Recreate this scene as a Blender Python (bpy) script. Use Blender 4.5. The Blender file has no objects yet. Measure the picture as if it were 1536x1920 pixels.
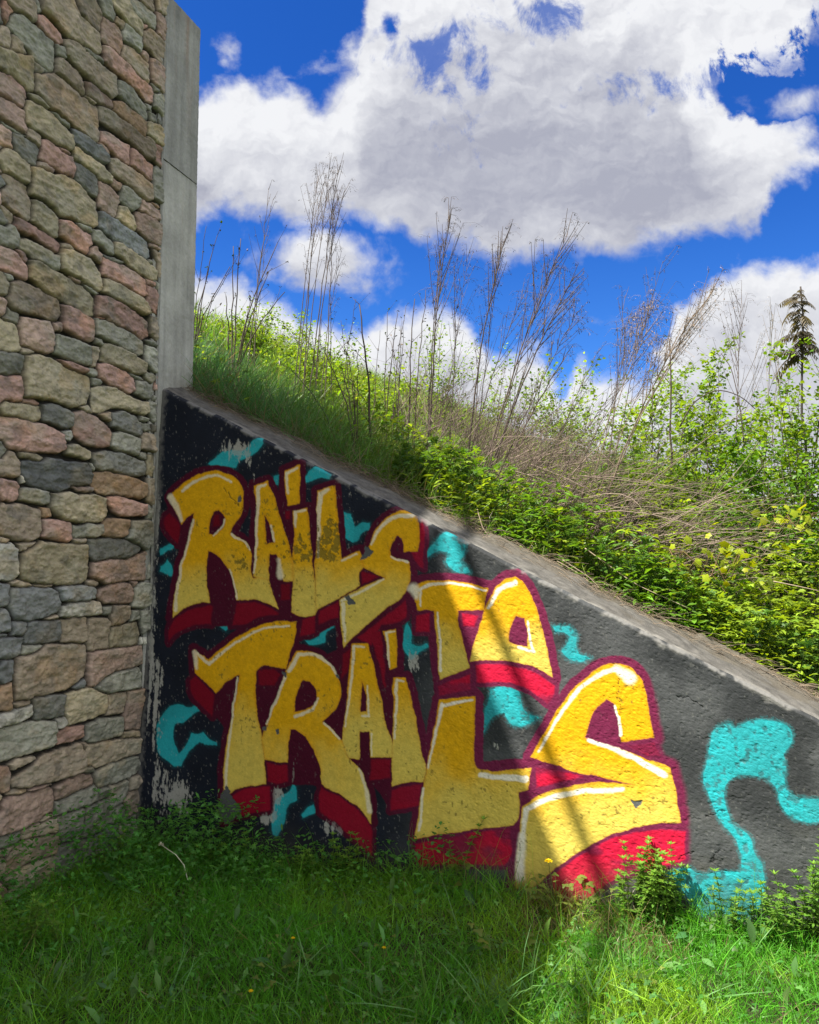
import bpy, math, random
import numpy as np
from mathutils import Vector, Matrix

scene = bpy.context.scene
COL = scene.collection
R = math.radians

# ------------------------------------------------------------------ camera
EYE = 1.6
F_PX, CX, CY = 1480.0, 768.0, 960.0          # focal length and centre in photo pixels (1536 x 1920)
HORIZON = 1078.0
PITCH = math.atan((HORIZON - CY) / F_PX)
cam_d = bpy.data.cameras.new("camera")
cam = bpy.data.objects.new("camera", cam_d)
COL.objects.link(cam)
cam.location = (0, 0, EYE)
cam.rotation_euler = (math.pi / 2 + PITCH, 0, 0)
cam_d.sensor_fit = 'HORIZONTAL'
cam_d.sensor_width = 36.0
cam_d.lens = 36.0 * F_PX / 1536.0
cam_d.clip_start = 0.05
cam_d.clip_end = 2000
scene.camera = cam

# wall frame: d1 runs along the stone wall away from the camera, d2 along the painted wall to the right
PHI = math.atan(542.0 / F_PX * math.cos(PITCH))
d1 = np.array([math.sin(PHI), math.cos(PHI), 0.0])
d2 = np.array([math.cos(PHI), -math.sin(PHI), 0.0])
KX, KY = -1.60, 4.90
BATTER = 0.06
fwd = np.array([0, math.cos(PITCH), math.sin(PITCH)])
upv = np.array([0, -math.sin(PITCH), math.cos(PITCH)])
rgt = np.array([1.0, 0, 0])
K0 = np.array([KX, KY, EYE])


def W(u, w, h):
    """(along painted wall, depth behind it, height above eye) -> world"""
    u, w, h = np.broadcast_arrays(np.asarray(u, float), np.asarray(w, float), np.asarray(h, float))
    return K0 + u[..., None] * d2 + w[..., None] * d1 + h[..., None] * np.array([0, 0, 1.0])


def ray(x, y):
    x = np.asarray(x, float); y = np.asarray(y, float)
    return ((x - CX) / F_PX)[..., None] * rgt - ((y - CY) / F_PX)[..., None] * upv + fwd


def to_px(P):
    Q = np.asarray(P) - np.array([0, 0, EYE])
    z = Q @ fwd
    return CX + F_PX * (Q @ rgt) / z, CY - F_PX * (Q @ upv) / z


def px_to_mural(x, y):
    """photo pixel -> (u, h) on the battered painted face"""
    D = ray(x, y)
    n = d1 - np.array([0, 0, BATTER])
    s = ((K0 - np.array([0, 0, EYE])) @ n) / (D @ n)
    Q = D * s[..., None] - (K0 - np.array([0, 0, EYE]))
    return Q @ d2, Q[..., 2]


def px_to_stone(x, y):
    """photo pixel -> (t, h) on the stone wall plane"""
    D = ray(x, y)
    s = ((K0 - np.array([0, 0, EYE])) @ d2) / (D @ d2)
    Q = D * s[..., None] - (K0 - np.array([0, 0, EYE]))
    return Q @ d1, Q[..., 2]


# ------------------------------------------------------------------ light
SUN_K, SUN_V = 0.92, 2.28                     # light travels (1 along d2, SUN_K along d1, -SUN_V up)
to_sun = -d2 - SUN_K * d1 + np.array([0, 0, SUN_V])
to_sun /= np.linalg.norm(to_sun)
SUN_EL = math.asin(to_sun[2])
SUN_ROT = math.atan2(to_sun[0], to_sun[1])
sun_d = bpy.data.lights.new("sun", 'SUN')
sun_d.energy = 5.0
sun_d.angle = R(0.55)
sun_d.color = (1.0, 0.95, 0.86)
sun = bpy.data.objects.new("sun", sun_d)
COL.objects.link(sun)
sun.location = tuple(to_sun * 30)
sun.rotation_euler = Vector(-to_sun).to_track_quat('-Z', 'Y').to_euler()

scene.view_settings.view_transform = 'Standard'
scene.view_settings.look = 'None'
scene.view_settings.gamma = 1.0
scene.view_settings.use_curve_mapping = False
scene.view_settings.exposure = 1.3
EXPO = 2 ** 1.3
scene.render.engine = 'CYCLES'
scene.cycles.use_denoising = True
scene.cycles.max_bounces = 7
scene.cycles.diffuse_bounces = 4
scene.cycles.transmission_bounces = 4
scene.cycles.transparent_max_bounces = 8
scene.cycles.caustics_reflective = False
scene.cycles.caustics_refractive = False

# ------------------------------------------------------------------ sky
SKY_STRENGTH = 0.095
world = bpy.data.worlds.new("World")
scene.world = world
world.use_nodes = True
wt = world.node_tree
wt.nodes.clear()


class NT:
    """small helper to write node expressions"""
    def __init__(s, tree): s.t = tree
    def n(s, typ, **kw):
        nd = s.t.nodes.new(typ)
        for k, v in kw.items(): setattr(nd, k, v)
        return nd
    def link(s, a, b): s.t.links.new(a, b)
    def put(s, sock, v):
        if hasattr(v, 'is_output'): s.link(v, sock)
        else: sock.default_value = v
    def m(s, op, a, b=None, c=None, clamp=False):
        nd = s.n('ShaderNodeMath', operation=op, use_clamp=clamp)
        s.put(nd.inputs[0], a)
        if b is not None: s.put(nd.inputs[1], b)
        if c is not None: s.put(nd.inputs[2], c)
        return nd.outputs[0]
    def dot(s, a, v):
        nd = s.n('ShaderNodeVectorMath', operation='DOT_PRODUCT')
        s.put(nd.inputs[0], a); nd.inputs[1].default_value = v
        return nd.outputs['Value']
    def xyz(s, x, y, z=0.0):
        nd = s.n('ShaderNodeCombineXYZ')
        for i, v in enumerate((x, y, z)): s.put(nd.inputs[i], v)
        return nd.outputs[0]
    def noise(s, vec, scale, detail=6, rough=0.55, dist=0.0, w=None):
        nd = s.n('ShaderNodeTexNoise')
        s.put(nd.inputs['Vector'], vec)
        nd.inputs['Scale'].default_value = scale
        nd.inputs['Detail'].default_value = detail
        nd.inputs['Roughness'].default_value = rough
        nd.inputs['Distortion'].default_value = dist
        return nd.outputs['Fac'], nd.outputs['Color']
    def smooth(s, v, a, b):
        nd = s.n('ShaderNodeMapRange', interpolation_type='SMOOTHSTEP')
        s.put(nd.inputs[0], v)
        nd.inputs[1].default_value = a; nd.inputs[2].default_value = b
        nd.inputs[3].default_value = 0; nd.inputs[4].default_value = 1
        return nd.outputs[0]
    def mix(s, f, a, b, blend='MIX'):
        nd = s.n('ShaderNodeMix', data_type='RGBA', blend_type=blend)
        s.put(nd.inputs[0], f); s.put(nd.inputs[6], a); s.put(nd.inputs[7], b)
        return nd.outputs[2]
    def curve(s, v, pts, x0, x1, y0, y1):
        """piecewise curve y(x) given in x0..x1 / y0..y1 units"""
        f = s.m('DIVIDE', s.m('SUBTRACT', v, x0), x1 - x0, clamp=True)
        nd = s.n('ShaderNodeFloatCurve')
        cm = nd.mapping
        c = cm.curves[0]
        q = [((x - x0) / (x1 - x0), (y - y0) / (y1 - y0)) for x, y in pts]
        c.points[0].location = q[0]; c.points[1].location = q[-1]
        for p in q[1:-1]: c.points.new(*p)
        for p in c.points: p.handle_type = 'AUTO_CLAMPED'
        cm.update()
        s.put(nd.inputs['Value'], f)
        return s.m('MULTIPLY_ADD', nd.outputs[0], y1 - y0, y0)


g = NT(wt)
out = g.n('ShaderNodeOutputWorld')
bg = g.n('ShaderNodeBackground')
bg.inputs['Strength'].default_value = SKY_STRENGTH
g.link(bg.outputs[0], out.inputs[0])
sky = g.n('ShaderNodeTexSky', sky_type='NISHITA')
sky.sun_disc = False
sky.sun_elevation = SUN_EL
sky.sun_rotation = SUN_ROT
sky.altitude = 1200
sky.air_density = 1.0
sky.dust_density = 0.15
sky.ozone_density = 3.0
dirv = g.n('ShaderNodeTexCoord').outputs['Generated']
# direction -> flat chart of the sky ahead of the wall (units of 1000)
df = g.m('MAXIMUM', g.dot(dirv, tuple(fwd)), 0.06)
ux = g.m('MULTIPLY_ADD', g.m('DIVIDE', g.dot(dirv, tuple(rgt)), df), F_PX / 1000, CX / 1000)
uy = g.m('MULTIPLY_ADD', g.m('DIVIDE', g.dot(dirv, tuple(upv)), df), -F_PX / 1000, CY / 1000)
P0 = g.xyz(ux, uy)
_, nc = g.noise(P0, 4.0, 5, 0.6)
sx = g.n('ShaderNodeSeparateXYZ'); g.link(nc, sx.inputs[0])
_, nc2 = g.noise(P0, 17.0, 5, 0.62)
sx2 = g.n('ShaderNodeSeparateXYZ'); g.link(nc2, sx2.inputs[0])
qx = g.m('ADD', ux, g.m('ADD', g.m('MULTIPLY', g.m('SUBTRACT', sx.outputs[0], 0.5), 0.10),
                        g.m('MULTIPLY', g.m('SUBTRACT', sx2.outputs[0], 0.5), 0.05)))
qy = g.m('ADD', uy, g.m('ADD', g.m('MULTIPLY', g.m('SUBTRACT', sx.outputs[1], 0.5), 0.10),
                        g.m('MULTIPLY', g.m('SUBTRACT', sx2.outputs[1], 0.5), 0.055)))
nf, _ = g.noise(P0, 8.0, 9, 0.58, 0.25)
nfine = g.m('SUBTRACT', nf, 0.5)
n_w, _ = g.noise(g.xyz(ux, g.m('MULTIPLY', uy, 0.7), 2.2), 14.0, 9, 0.68, 0.35)
X0, X1, Y0, Y1 = -0.4, 2.0, -0.6, 1.4


def band(top, bot):
    T = g.curve(qx, [(a / 1000, b / 1000) for a, b in top], X0, X1, Y0, Y1)
    B = g.curve(qx, [(a / 1000, b / 1000) for a, b in bot], X0, X1, Y0, Y1)
    a, b = g.m('SUBTRACT', qy, T), g.m('SUBTRACT', B, qy)
    return g.m('MINIMUM', a, b), a, b


def blob(cx, cy, rx, ry):
    a = g.m('DIVIDE', g.m('SUBTRACT', qx, cx / 1000), rx / 1000)
    b = g.m('DIVIDE', g.m('SUBTRACT', qy, cy / 1000), ry / 1000)
    r = g.m('SQRT', g.m('ADD', g.m('MULTIPLY', a, a), g.m('MULTIPLY', b, b)))
    return g.m('MULTIPLY', g.m('SUBTRACT', 1.0, r), min(rx, ry) / 1000)


sA, tA_, bA_ = band([(-400, 230), (200, 200), (380, 192), (460, 180), (545, 195), (610, 222), (650, 190), (680, 120), (705, 70),
           (745, 10), (800, -60), (1000, -120), (1250, -60), (1300, 80), (1340, 165), (1400, 215), (1450, 250),
           (1500, 275), (1560, 310), (2000, 420)],
          [(-400, 430), (200, 420), (360, 400), (400, 385), (440, 365), (500, 385), (560, 388), (620, 378), (680, 402),
           (740, 408), (800, 428), (870, 432), (930, 465), (980, 462), (1040, 440), (1110, 458), (1180, 450),
           (1260, 425), (1340, 402), (1420, 396), (1450, 340), (1500, 318), (1570, 300), (2000, 380)])
sU, _t, _b = band([(-400, 600), (640, 200), (700, 40), (760, -120), (1400, -200), (2000, -300)],
          [(-400, 590), (640, 180), (700, 60), (800, 140), (1250, 170), (1380, 140), (1450, 110), (1500, 60), (1530, -20), (2000, -280)])
sB = blob(612, 488, 126, 70)
sB = g.m('MAXIMUM', sB, blob(715, 478, 34, 20))
sC, tC_, bC_ = band([(-400, 470), (350, 520), (440, 545), (500, 560), (600, 600), (690, 612), (740, 572), (800, 562), (870, 585),
           (930, 650), (1000, 655), (1060, 720), (1090, 680), (1130, 705), (1200, 695), (1243, 660), (1268, 580),
           (1320, 530), (1390, 505), (1460, 502), (1530, 488), (1700, 470), (2000, 500)],
          [(-400, 1390), (2000, 1390)])
holes = None
for h_ in ((800, 95, 70, 70), (888, 168, 40, 70), (1015, 18, 95, 40), (1275, 152, 80, 18)):
    b_ = blob(*h_)
    holes = b_ if holes is None else g.m('MAXIMUM', holes, b_)
sTop = g.m('MAXIMUM', sA, g.m('SUBTRACT', g.m('MULTIPLY', sU, 0.55), g.m('MULTIPLY', g.smooth(n_w, 0.48, 0.68), g.m('MULTIPLY', g.smooth(ux, 1.05, 1.4), 0.07))))
notch = g.m('MAXIMUM', blob(1455, 185, 110, 40), blob(735, 60, 16, 40))
sTop = g.m('SUBTRACT', sTop, g.m('MULTIPLY', g.m('MAXIMUM', notch, -0.012), 3.0))
sW = None
for h_ in ((1085, 598, 44, 16), (590, 140, 56, 18), (430, 92, 16, 18), (530, 150, 30, 14), (1500, 195, 60, 22), (1490, 325, 26, 14)):
    b_ = g.m('SUBTRACT', blob(*h_), 0.004)
    sW = b_ if sW is None else g.m('MAXIMUM', sW, b_)
s_all = g.m('MAXIMUM', g.m('MAXIMUM', sTop, sB), g.m('MAXIMUM', sC, sW))
s_n = g.m('MULTIPLY_ADD', nfine, 0.14, s_all)
dens = g.smooth(s_n, -0.012, 0.042)
hole = g.smooth(g.m('ADD', g.m('MULTIPLY_ADD', nfine, 0.22, holes), g.m('MULTIPLY', g.m('SUBTRACT', n_w, 0.5), 0.30)), -0.002, 0.070)
dens = g.m('MULTIPLY', dens, g.m('SUBTRACT', 1.0, g.m('MULTIPLY', hole, 0.85)))
# shading of the cloud: billows lit from the upper left, grey underside
def relief(scale, det, delta, zz):
    v0 = g.xyz(qx, g.m('MULTIPLY', qy, 1.25), zz)
    v1 = g.xyz(g.m('SUBTRACT', qx, delta * .6), g.m('SUBTRACT', g.m('MULTIPLY', qy, 1.25), delta), zz)
    a, _ = g.noise(v0, scale, det, 0.58, 0.15)
    b, _ = g.noise(v1, scale, det, 0.58, 0.15)
    return a, g.m('SUBTRACT', a, b)
n_lo, r_lo = relief(3.6, 3, .05, 3.1)
n_hi, r_hi = relief(10.0, 4, .02, 9.3)
rel = g.m('MULTIPLY', g.m('ADD', g.m('MULTIPLY', r_lo, 0.9), g.m('MULTIPLY', r_hi, 0.85)), g.m('SUBTRACT', 1.0, g.m('MULTIPLY', g.smooth(qy, 0.14, 0.34), 0.55)))
lump = g.m('ADD', g.m('MULTIPLY', g.m('SUBTRACT', n_lo, 0.5), 0.34), g.m('MULTIPLY', g.m('SUBTRACT', n_hi, 0.5), 0.16))
n_3, r_3 = relief(24.0, 3, .009, 5.1)
rel = g.m('ADD', rel, g.m('MULTIPLY', r_3, 0.35))
gA = g.smooth(g.m('ADD', g.m('MINIMUM', tA_, 0.32), g.m('MULTIPLY', lump, 0.75)), 0.0, 0.22)
gA = g.m('MULTIPLY', gA, g.m('MULTIPLY_ADD', g.smooth(g.m('ADD', bA_, g.m('MULTIPLY', lump, 0.4)), -0.01, 0.06), 0.40, 0.60))
gA = g.m('MULTIPLY', gA, g.m('MULTIPLY_ADD', g.smooth(g.m('ADD', qy, g.m('MULTIPLY', lump, 0.5)), 0.04, 0.30), 0.52, 0.42))
gB = g.m('MULTIPLY', g.smooth(g.m('ADD', g.m('SUBTRACT', qy, 0.45), g.m('MULTIPLY', lump, 0.6)), -0.02, 0.10), 0.55)
gC = g.m('MULTIPLY', g.smooth(g.m('ADD', g.m('MINIMUM', tC_, 0.20), lump), 0.02, 0.22), 0.55)
isB = g.smooth(sB, -0.03, 0.0); isC = g.smooth(sC, -0.03, 0.0)
greyf = g.m('MULTIPLY_ADD', g.m('SUBTRACT', gB, gA), isB, gA)
greyf = g.m('MULTIPLY_ADD', g.m('SUBTRACT', gC, greyf), isC, greyf)
thin = g.smooth(s_n, 0.0, 0.07)
greyf = g.m('ADD', g.m('ADD', greyf, g.m('MULTIPLY', g.m('SUBTRACT', 1.0, thin), 0.12)), g.m('MULTIPLY', rel, 1.25), clamp=True)
greyf = g.m('MULTIPLY', greyf, 0.92)
CW = 1.0 / (SKY_STRENGTH * EXPO)
white = (0.90 * CW, 0.91 * CW, 0.94 * CW, 1)
grey = (0.38 * CW, 0.395 * CW, 0.49 * CW, 1)
ccol = g.mix(greyf, white, grey)
# blue sky: Nishita, deepened
hs = g.n('ShaderNodeHueSaturation')
hs.inputs['Saturation'].default_value = 1.2
hs.inputs['Value'].default_value = 1.0
g.link(sky.outputs[0], hs.inputs['Color'])
tint = g.mix(g.smooth(g.dot(dirv, (0, 0, 1)), 0.14, 0.52), (0.40, 0.63, 0.92, 1), (0.19, 0.43, 0.80, 1))
skyc = g.mix(1.0, hs.outputs[0], tint, 'MULTIPLY')
front = g.smooth(g.dot(dirv, tuple(fwd)), 0.15, 0.4)
# added unseen cloud over the rest of the sky, overbright to lift shade
nr, _ = g.noise(dirv, 2.6, 8, 0.6)
rest = g.m('MULTIPLY', g.smooth(nr, 0.36, 0.50), g.m('SUBTRACT', 1.0, front))
alpha = g.m('MAXIMUM', g.m('MULTIPLY', dens, front), g.m('MULTIPLY', rest, 0.9))
below = g.smooth(g.dot(dirv, (0, 0, 1)), -0.05, 0.0)
rcol = g.mix(front, (1.42 * CW, 1.38 * CW, 1.33 * CW, 1), ccol)
fin = g.mix(alpha, skyc, rcol)
fin = g.mix(below, (0.6, 0.65, 0.45, 1), fin)
g.link(fin, bg.inputs['Color'])
world.cycles.sampling_method = 'MANUAL'
world.cycles.sample_map_resolution = 1024

# ------------------------------------------------------------------ helpers
def s2l(r, gg, b):
    """sRGB 0..255 -> linear"""
    o = []
    for c in (r, gg, b):
        c /= 255.0
        o.append(c / 12.92 if c <= 0.04045 else ((c + 0.055) / 1.055) ** 2.4)
    return np.array(o)


_lat = {}
def vnoise(x, y, seed=0):
    if seed not in _lat: _lat[seed] = np.random.RandomState(seed + 11).rand(256, 256)
    L = _lat[seed]
    xi = np.floor(x).astype(int); yi = np.floor(y).astype(int)
    fx = x - xi; fy = y - yi
    fx = fx * fx * fx * (fx * (fx * 6 - 15) + 10); fy = fy * fy * fy * (fy * (fy * 6 - 15) + 10)
    xa = xi & 255; xb = (xi + 1) & 255; ya = yi & 255; yb = (yi + 1) & 255
    return (L[xa, ya] * (1 - fx) + L[xb, ya] * fx) * (1 - fy) + (L[xa, yb] * (1 - fx) + L[xb, yb] * fx) * fy


def fbm(x, y, octv=4, seed=0, gain=0.5):
    a, s, n = 1.0, 0.0, 0.0
    for o in range(octv):
        s = s + a * vnoise(x * 2 ** o + 17.3 * o, y * 2 ** o + 5.1 * o, seed + o)
        n += a; a *= gain
    return s / n


def sstep(a, b, x):
    t = np.clip((x - a) / (b - a), 0, 1)
    return t * t * (3 - 2 * t)


def mixc(C, c, m):
    return C * (1 - m[..., None]) + np.asarray(c) * m[..., None]


def make_mesh(name, V, quads=None, tris=None, mat=None, col=None, smooth=True, parent=None, mats=None, midx=None):
    me = bpy.data.meshes.new(name)
    V = np.asarray(V, np.float32)
    nq = 0 if quads is None else len(quads)
    nt = 0 if tris is None else len(tris)
    loops = []
    if nq: loops.append(np.asarray(quads, np.int32).ravel())
    if nt: loops.append(np.asarray(tris, np.int32).ravel())
    loops = np.concatenate(loops)
    starts = np.concatenate([np.arange(nq) * 4, nq * 4 + np.arange(nt) * 3]).astype(np.int32)
    me.vertices.add(len(V)); me.loops.add(len(loops)); me.polygons.add(nq + nt)
    me.vertices.foreach_set('co', V.ravel())
    me.loops.foreach_set('vertex_index', loops)
    me.polygons.foreach_set('loop_start', starts)
    if smooth: me.polygons.foreach_set('use_smooth', np.ones(nq + nt, bool))
    if col is not None:
        at = me.color_attributes.new('Col', 'FLOAT_COLOR', 'POINT')
        c4 = np.ones((len(V), 4), np.float32); c4[:, :3] = np.asarray(col)
        at.data.foreach_set('color', c4.ravel())
    me.update(calc_edges=True)
    me.validate()
    if mat is not None: me.materials.append(mat)
    o = bpy.data.objects.new(name, me)
    COL.objects.link(o)
    if parent is not None: o.parent = parent
    return o


def tag(o, label=None, cat=None, group=None, kind=None):
    if label: o['label'] = label
    if cat: o['category'] = cat
    if group: o['group'] = group
    if kind: o['kind'] = kind
    return o


def empty(name, loc=(0, 0, 0), rz=0.0, sc=1.0):
    o = bpy.data.objects.new(name, None)
    o.empty_display_size = 0.1
    COL.objects.link(o)
    o.location = tuple(loc); o.rotation_euler = (0, 0, rz); o.scale = (sc, sc, sc)
    return o


def copy_tree(o, parent=None):
    c = o.copy(); COL.objects.link(c)
    if parent is not None: c.parent = parent
    for ch in list(o.children): copy_tree(ch, c)
    return c


class MB:
    """collects geometry for one mesh"""
    def __init__(s): s.V = []; s.Q = []; s.T = []; s.C = []; s.n = 0
    def add(s, V, Q=None, T=None, col=(0.5, 0.5, 0.5)):
        V = np.asarray(V, float)
        col = np.asarray(col, float)
        if col.ndim == 1: col = np.broadcast_to(col, (len(V), 3))
        s.V.append(V); s.C.append(col)
        if Q is not None and len(Q): s.Q.append(np.asarray(Q) + s.n)
        if T is not None and len(T): s.T.append(np.asarray(T) + s.n)
        s.n += len(V)
    def box(s, c, ax, ay, az, col=(0.5, 0.5, 0.5)):
        """centre and three half-axis vectors"""
        c, ax, ay, az = map(np.asarray, (c, ax, ay, az))
        V = [c + i * ax + j * ay + k * az for k in (-1, 1) for j in (-1, 1) for i in (-1, 1)]
        s.add(V, [(0, 2, 3, 1), (4, 5, 7, 6), (0, 1, 5, 4), (2, 6, 7, 3), (0, 4, 6, 2), (1, 3, 7, 5)], None, col)
    def tube(s, pts, r0, r1=None, col=(0.2, 0.15, 0.1), sides=4, cap=True):
        pts = np.asarray(pts, float); n = len(pts)
        r = np.linspace(r0, r0 if r1 is None else r1, n)
        tan = np.gradient(pts, axis=0); tan /= np.linalg.norm(tan, axis=1)[:, None] + 1e-9
        ref = np.array([0, 0, 1.0]) if abs(tan[0][2]) < 0.9 else np.array([1.0, 0, 0])
        a = np.cross(tan, ref); a /= np.linalg.norm(a, axis=1)[:, None] + 1e-9
        b = np.cross(tan, a)
        ang = np.arange(sides) * 2 * math.pi / sides
        V = pts[:, None, :] + r[:, None, None] * (np.cos(ang)[None, :, None] * a[:, None, :] + np.sin(ang)[None, :, None] * b[:, None, :])
        V = V.reshape(-1, 3)
        i = np.arange(n - 1)[:, None] * sides; j = np.arange(sides)[None, :]; jn = (j + 1) % sides
        Q = np.stack([i + j, i + jn, i + sides + jn, i + sides + j], -1).reshape(-1, 4)
        T = []
        if cap:
            for k in range(1, sides - 1):
                T.append((0, k + 1, k)); e = (n - 1) * sides; T.append((e, e + k, e + k + 1))
        s.add(V, Q, T, col)
    def stamp(s, tpl, P, Rm, S, col):
        """copies of a template (V, Q, T) at P (N,3), bases Rm (N,3,3 rows = local x,y,z), scales S (N,) or (N,3)"""
        V, Q, T = tpl
        P = np.asarray(P, float); N = len(P)
        if N == 0: return
        S = np.asarray(S, float)
        if S.ndim == 1: S = np.repeat(S[:, None], 3, 1)
        L = V[None, :, :] * S[:, None, :]
        X = np.einsum('nmk,nkj->nmj', L, Rm) + P[:, None, :]
        M = len(V)
        off = (np.arange(N) * M)[:, None, None]
        col = np.asarray(col, float)
        if col.ndim == 1: col = np.broadcast_to(col, (N, 3))
        C = np.repeat(col, M, 0)
        s.add(X.reshape(-1, 3), (Q[None] + off).reshape(-1, 4) if len(Q) else None,
              (T[None] + off).reshape(-1, 3) if len(T) else None, C)
    def build(s, name, mat, parent=None, smooth=True):
        return make_mesh(name, np.concatenate(s.V), np.concatenate(s.Q) if s.Q else None,
                         np.concatenate(s.T) if s.T else None, mat, np.concatenate(s.C), smooth, parent)


def basis(Y, up=None, rs=None):
    """rows x,y,z with y = given growth directions (N,3) and z near up"""
    Y = np.asarray(Y, float); Y = Y / (np.linalg.norm(Y, axis=1)[:, None] + 1e-9)
    if up is None: up = np.tile([0, 0, 1.0], (len(Y), 1))
    X = np.cross(Y, up); nx = np.linalg.norm(X, axis=1)[:, None]
    X = np.where(nx < 1e-4, np.array([1.0, 0, 0]), X / (nx + 1e-9))
    Z = np.cross(X, Y)
    return np.stack([X, Y, Z], 1)


def t_arr(V, Q=(), T=()):
    return (np.array(V, float), np.array(Q, int).reshape(-1, 4), np.array(T, int).reshape(-1, 3))


# templates: y = along the leaf, z = upper face
def leaf_tpl(w=0.32, droop=0.18, fold=0.08):
    return t_arr([(0, 0, 0), (-w * .8, .3, fold), (-w, .62, fold - droop * .35), (0, 1, -droop), (w, .62, fold - droop * .35), (w * .8, .3, fold),
                  (0, .45, -droop * .15)],
                 [(0, 6, 2, 1), (0, 5, 4, 6)], [(6, 3, 2), (6, 4, 3)])
def blade_tpl(bend, tw=0.0):
    V = []
    for f, wd in ((0, .55), (.35, .5), (.7, .36)):
        a = bend * f
        y = f * (1 - 0.25 * bend * f); z = -bend * f * f * .55
        V += [(-wd, y, z), (wd, y, z)]
    V.append((0, 1 - 0.25 * bend, -bend * .55))
    return t_arr(V, [(0, 1, 3, 2), (2, 3, 5, 4)], [(4, 5, 6)])
def lobed_tpl(lobes, depth, n=15, droop=.15, notch=True):
    V = [(0, .38, .04)]
    for i in range(n):
        a = -math.pi / 2 + 2 * math.pi * (i + .5) / n
        r = .5 * (1 - depth * (0.5 + 0.5 * math.cos(lobes * (a - math.pi / 2) + math.pi)))
        x, y = r * math.cos(a), .45 + r * math.sin(a)
        V.append((x, y, -droop * (x * x + (y - .4) ** 2) * 2))
    return t_arr(V, (), [(0, 1 + i, 1 + (i + 1) % n) for i in range(n)])


LEAF = leaf_tpl(); LEAF_W = leaf_tpl(.40, .25, .1); LEAF_N = leaf_tpl(.13, .22, .03)
BLADES = [blade_tpl(b) for b in (0.15, 0.4, 0.75, 1.1)]
GRAPE = lobed_tpl(5, .38); CUT = lobed_tpl(5, .72, 21); BUTTER = lobed_tpl(3, .6, 18)

rng = np.random.RandomState(7)
def rdir(n, zmin=-1, zmax=1, rs=None):
    rs = rs or rng
    z = rs.uniform(zmin, zmax, n); a = rs.uniform(0, 2 * math.pi, n)
    q = np.sqrt(np.maximum(0, 1 - z * z))
    return np.stack([q * np.cos(a), q * np.sin(a), z], 1)


def jit(col, n, amt=0.25, rs=None):
    rs = rs or rng
    f = np.exp(rs.normal(0, amt, n))[:, None]
    hue = rs.normal(0, amt * .35, n)[:, None]
    return np.clip(np.asarray(col)[None] * f * (1 + np.concatenate([hue, hue * 0, -hue], 1)), 0.002, 0.9)


# ------------------------------------------------------------------ materials
def new_mat(name):
    m = bpy.data.materials.new(name); m.use_nodes = True
    t = m.node_tree; t.nodes.clear()
    n = NT(t)
    o = n.n('ShaderNodeOutputMaterial')
    p = n.n('ShaderNodeBsdfPrincipled')
    n.link(p.outputs[0], o.inputs[0])
    return m, n, p, o


def leaf_mat(name, transl=0.48, rough=0.45, tint=(1.25, 1.12, 0.35), spec=0.35):
    m, n, p, o = new_mat(name)
    c = n.n('ShaderNodeVertexColor', layer_name='Col').outputs[0]
    p.inputs['Roughness'].default_value = rough
    p.inputs['Specular IOR Level'].default_value = spec
    n.link(c, p.inputs['Base Color'])
    tr = n.n('ShaderNodeBsdfTranslucent')
    n.link(n.mix(1.0, c, tint + (1,), 'MULTIPLY'), tr.inputs[0])
    mx = n.n('ShaderNodeMixShader'); mx.inputs[0].default_value = transl
    n.link(p.outputs[0], mx.inputs[1]); n.link(tr.outputs[0], mx.inputs[2])
    n.link(mx.outputs[0], o.inputs[0])
    return m


def vcol_mat(name, rough=0.85, spec=0.2, bump=()):
    """vertex-colour material with fine procedural relief and tone variation"""
    m, n, p, o = new_mat(name)
    c = n.n('ShaderNodeVertexColor', layer_name='Col').outputs[0]
    oc = n.n('ShaderNodeTexCoord').outputs['Object']
    f1, _ = n.noise(oc, 70, 5, .6)
    var = n.m('MULTIPLY_ADD', f1, 0.5, 0.75)
    cm = n.n('ShaderNodeVectorMath', operation='SCALE'); n.link(c, cm.inputs[0]); n.link(var, cm.inputs['Scale'])
    n.link(cm.outputs[0], p.inputs['Base Color'])
    p.inputs['Roughness'].default_value = rough
    p.inputs['Specular IOR Level'].default_value = spec
    prev = None
    for sc, st, dist in bump:
        f, _ = n.noise(oc, sc, 5, .6)
        b = n.n('ShaderNodeBump'); b.inputs['Strength'].default_value = st; b.inputs['Distance'].default_value = dist
        n.link(f, b.inputs['Height'])
        if prev is not None: n.link(prev, b.inputs['Normal'])
        prev = b.outputs[0]
    if prev is not None: n.link(prev, p.inputs['Normal'])
    return m


M_LEAF = leaf_mat('leaf')
M_GRASS = leaf_mat("grass_blade", 0.46, 0.42, spec=0.4)
M_DRY = vcol_mat('dry_stalk', 0.8, 0.2)
M_STEM = vcol_mat('green_stem', 0.6, 0.3)
M_PETAL = leaf_mat('petal', 0.25, 0.5, (1.1, 1.0, .6))
M_STONE = vcol_mat('field_stone', 0.88, 0.25, ((60, .35, .010), (200, .5, .004)))
M_CONC = vcol_mat('raw_concrete', 0.9, 0.2, ((90, .4, .005), (300, .5, .003)))
M_PAINT = vcol_mat('wall_paint', 0.72, 0.14, ((110, .35, .004), (330, .4, .002)))
M_SOIL = vcol_mat('soil', 0.95, 0.1, ((40, .6, .02), (160, .5, .006)))

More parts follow.
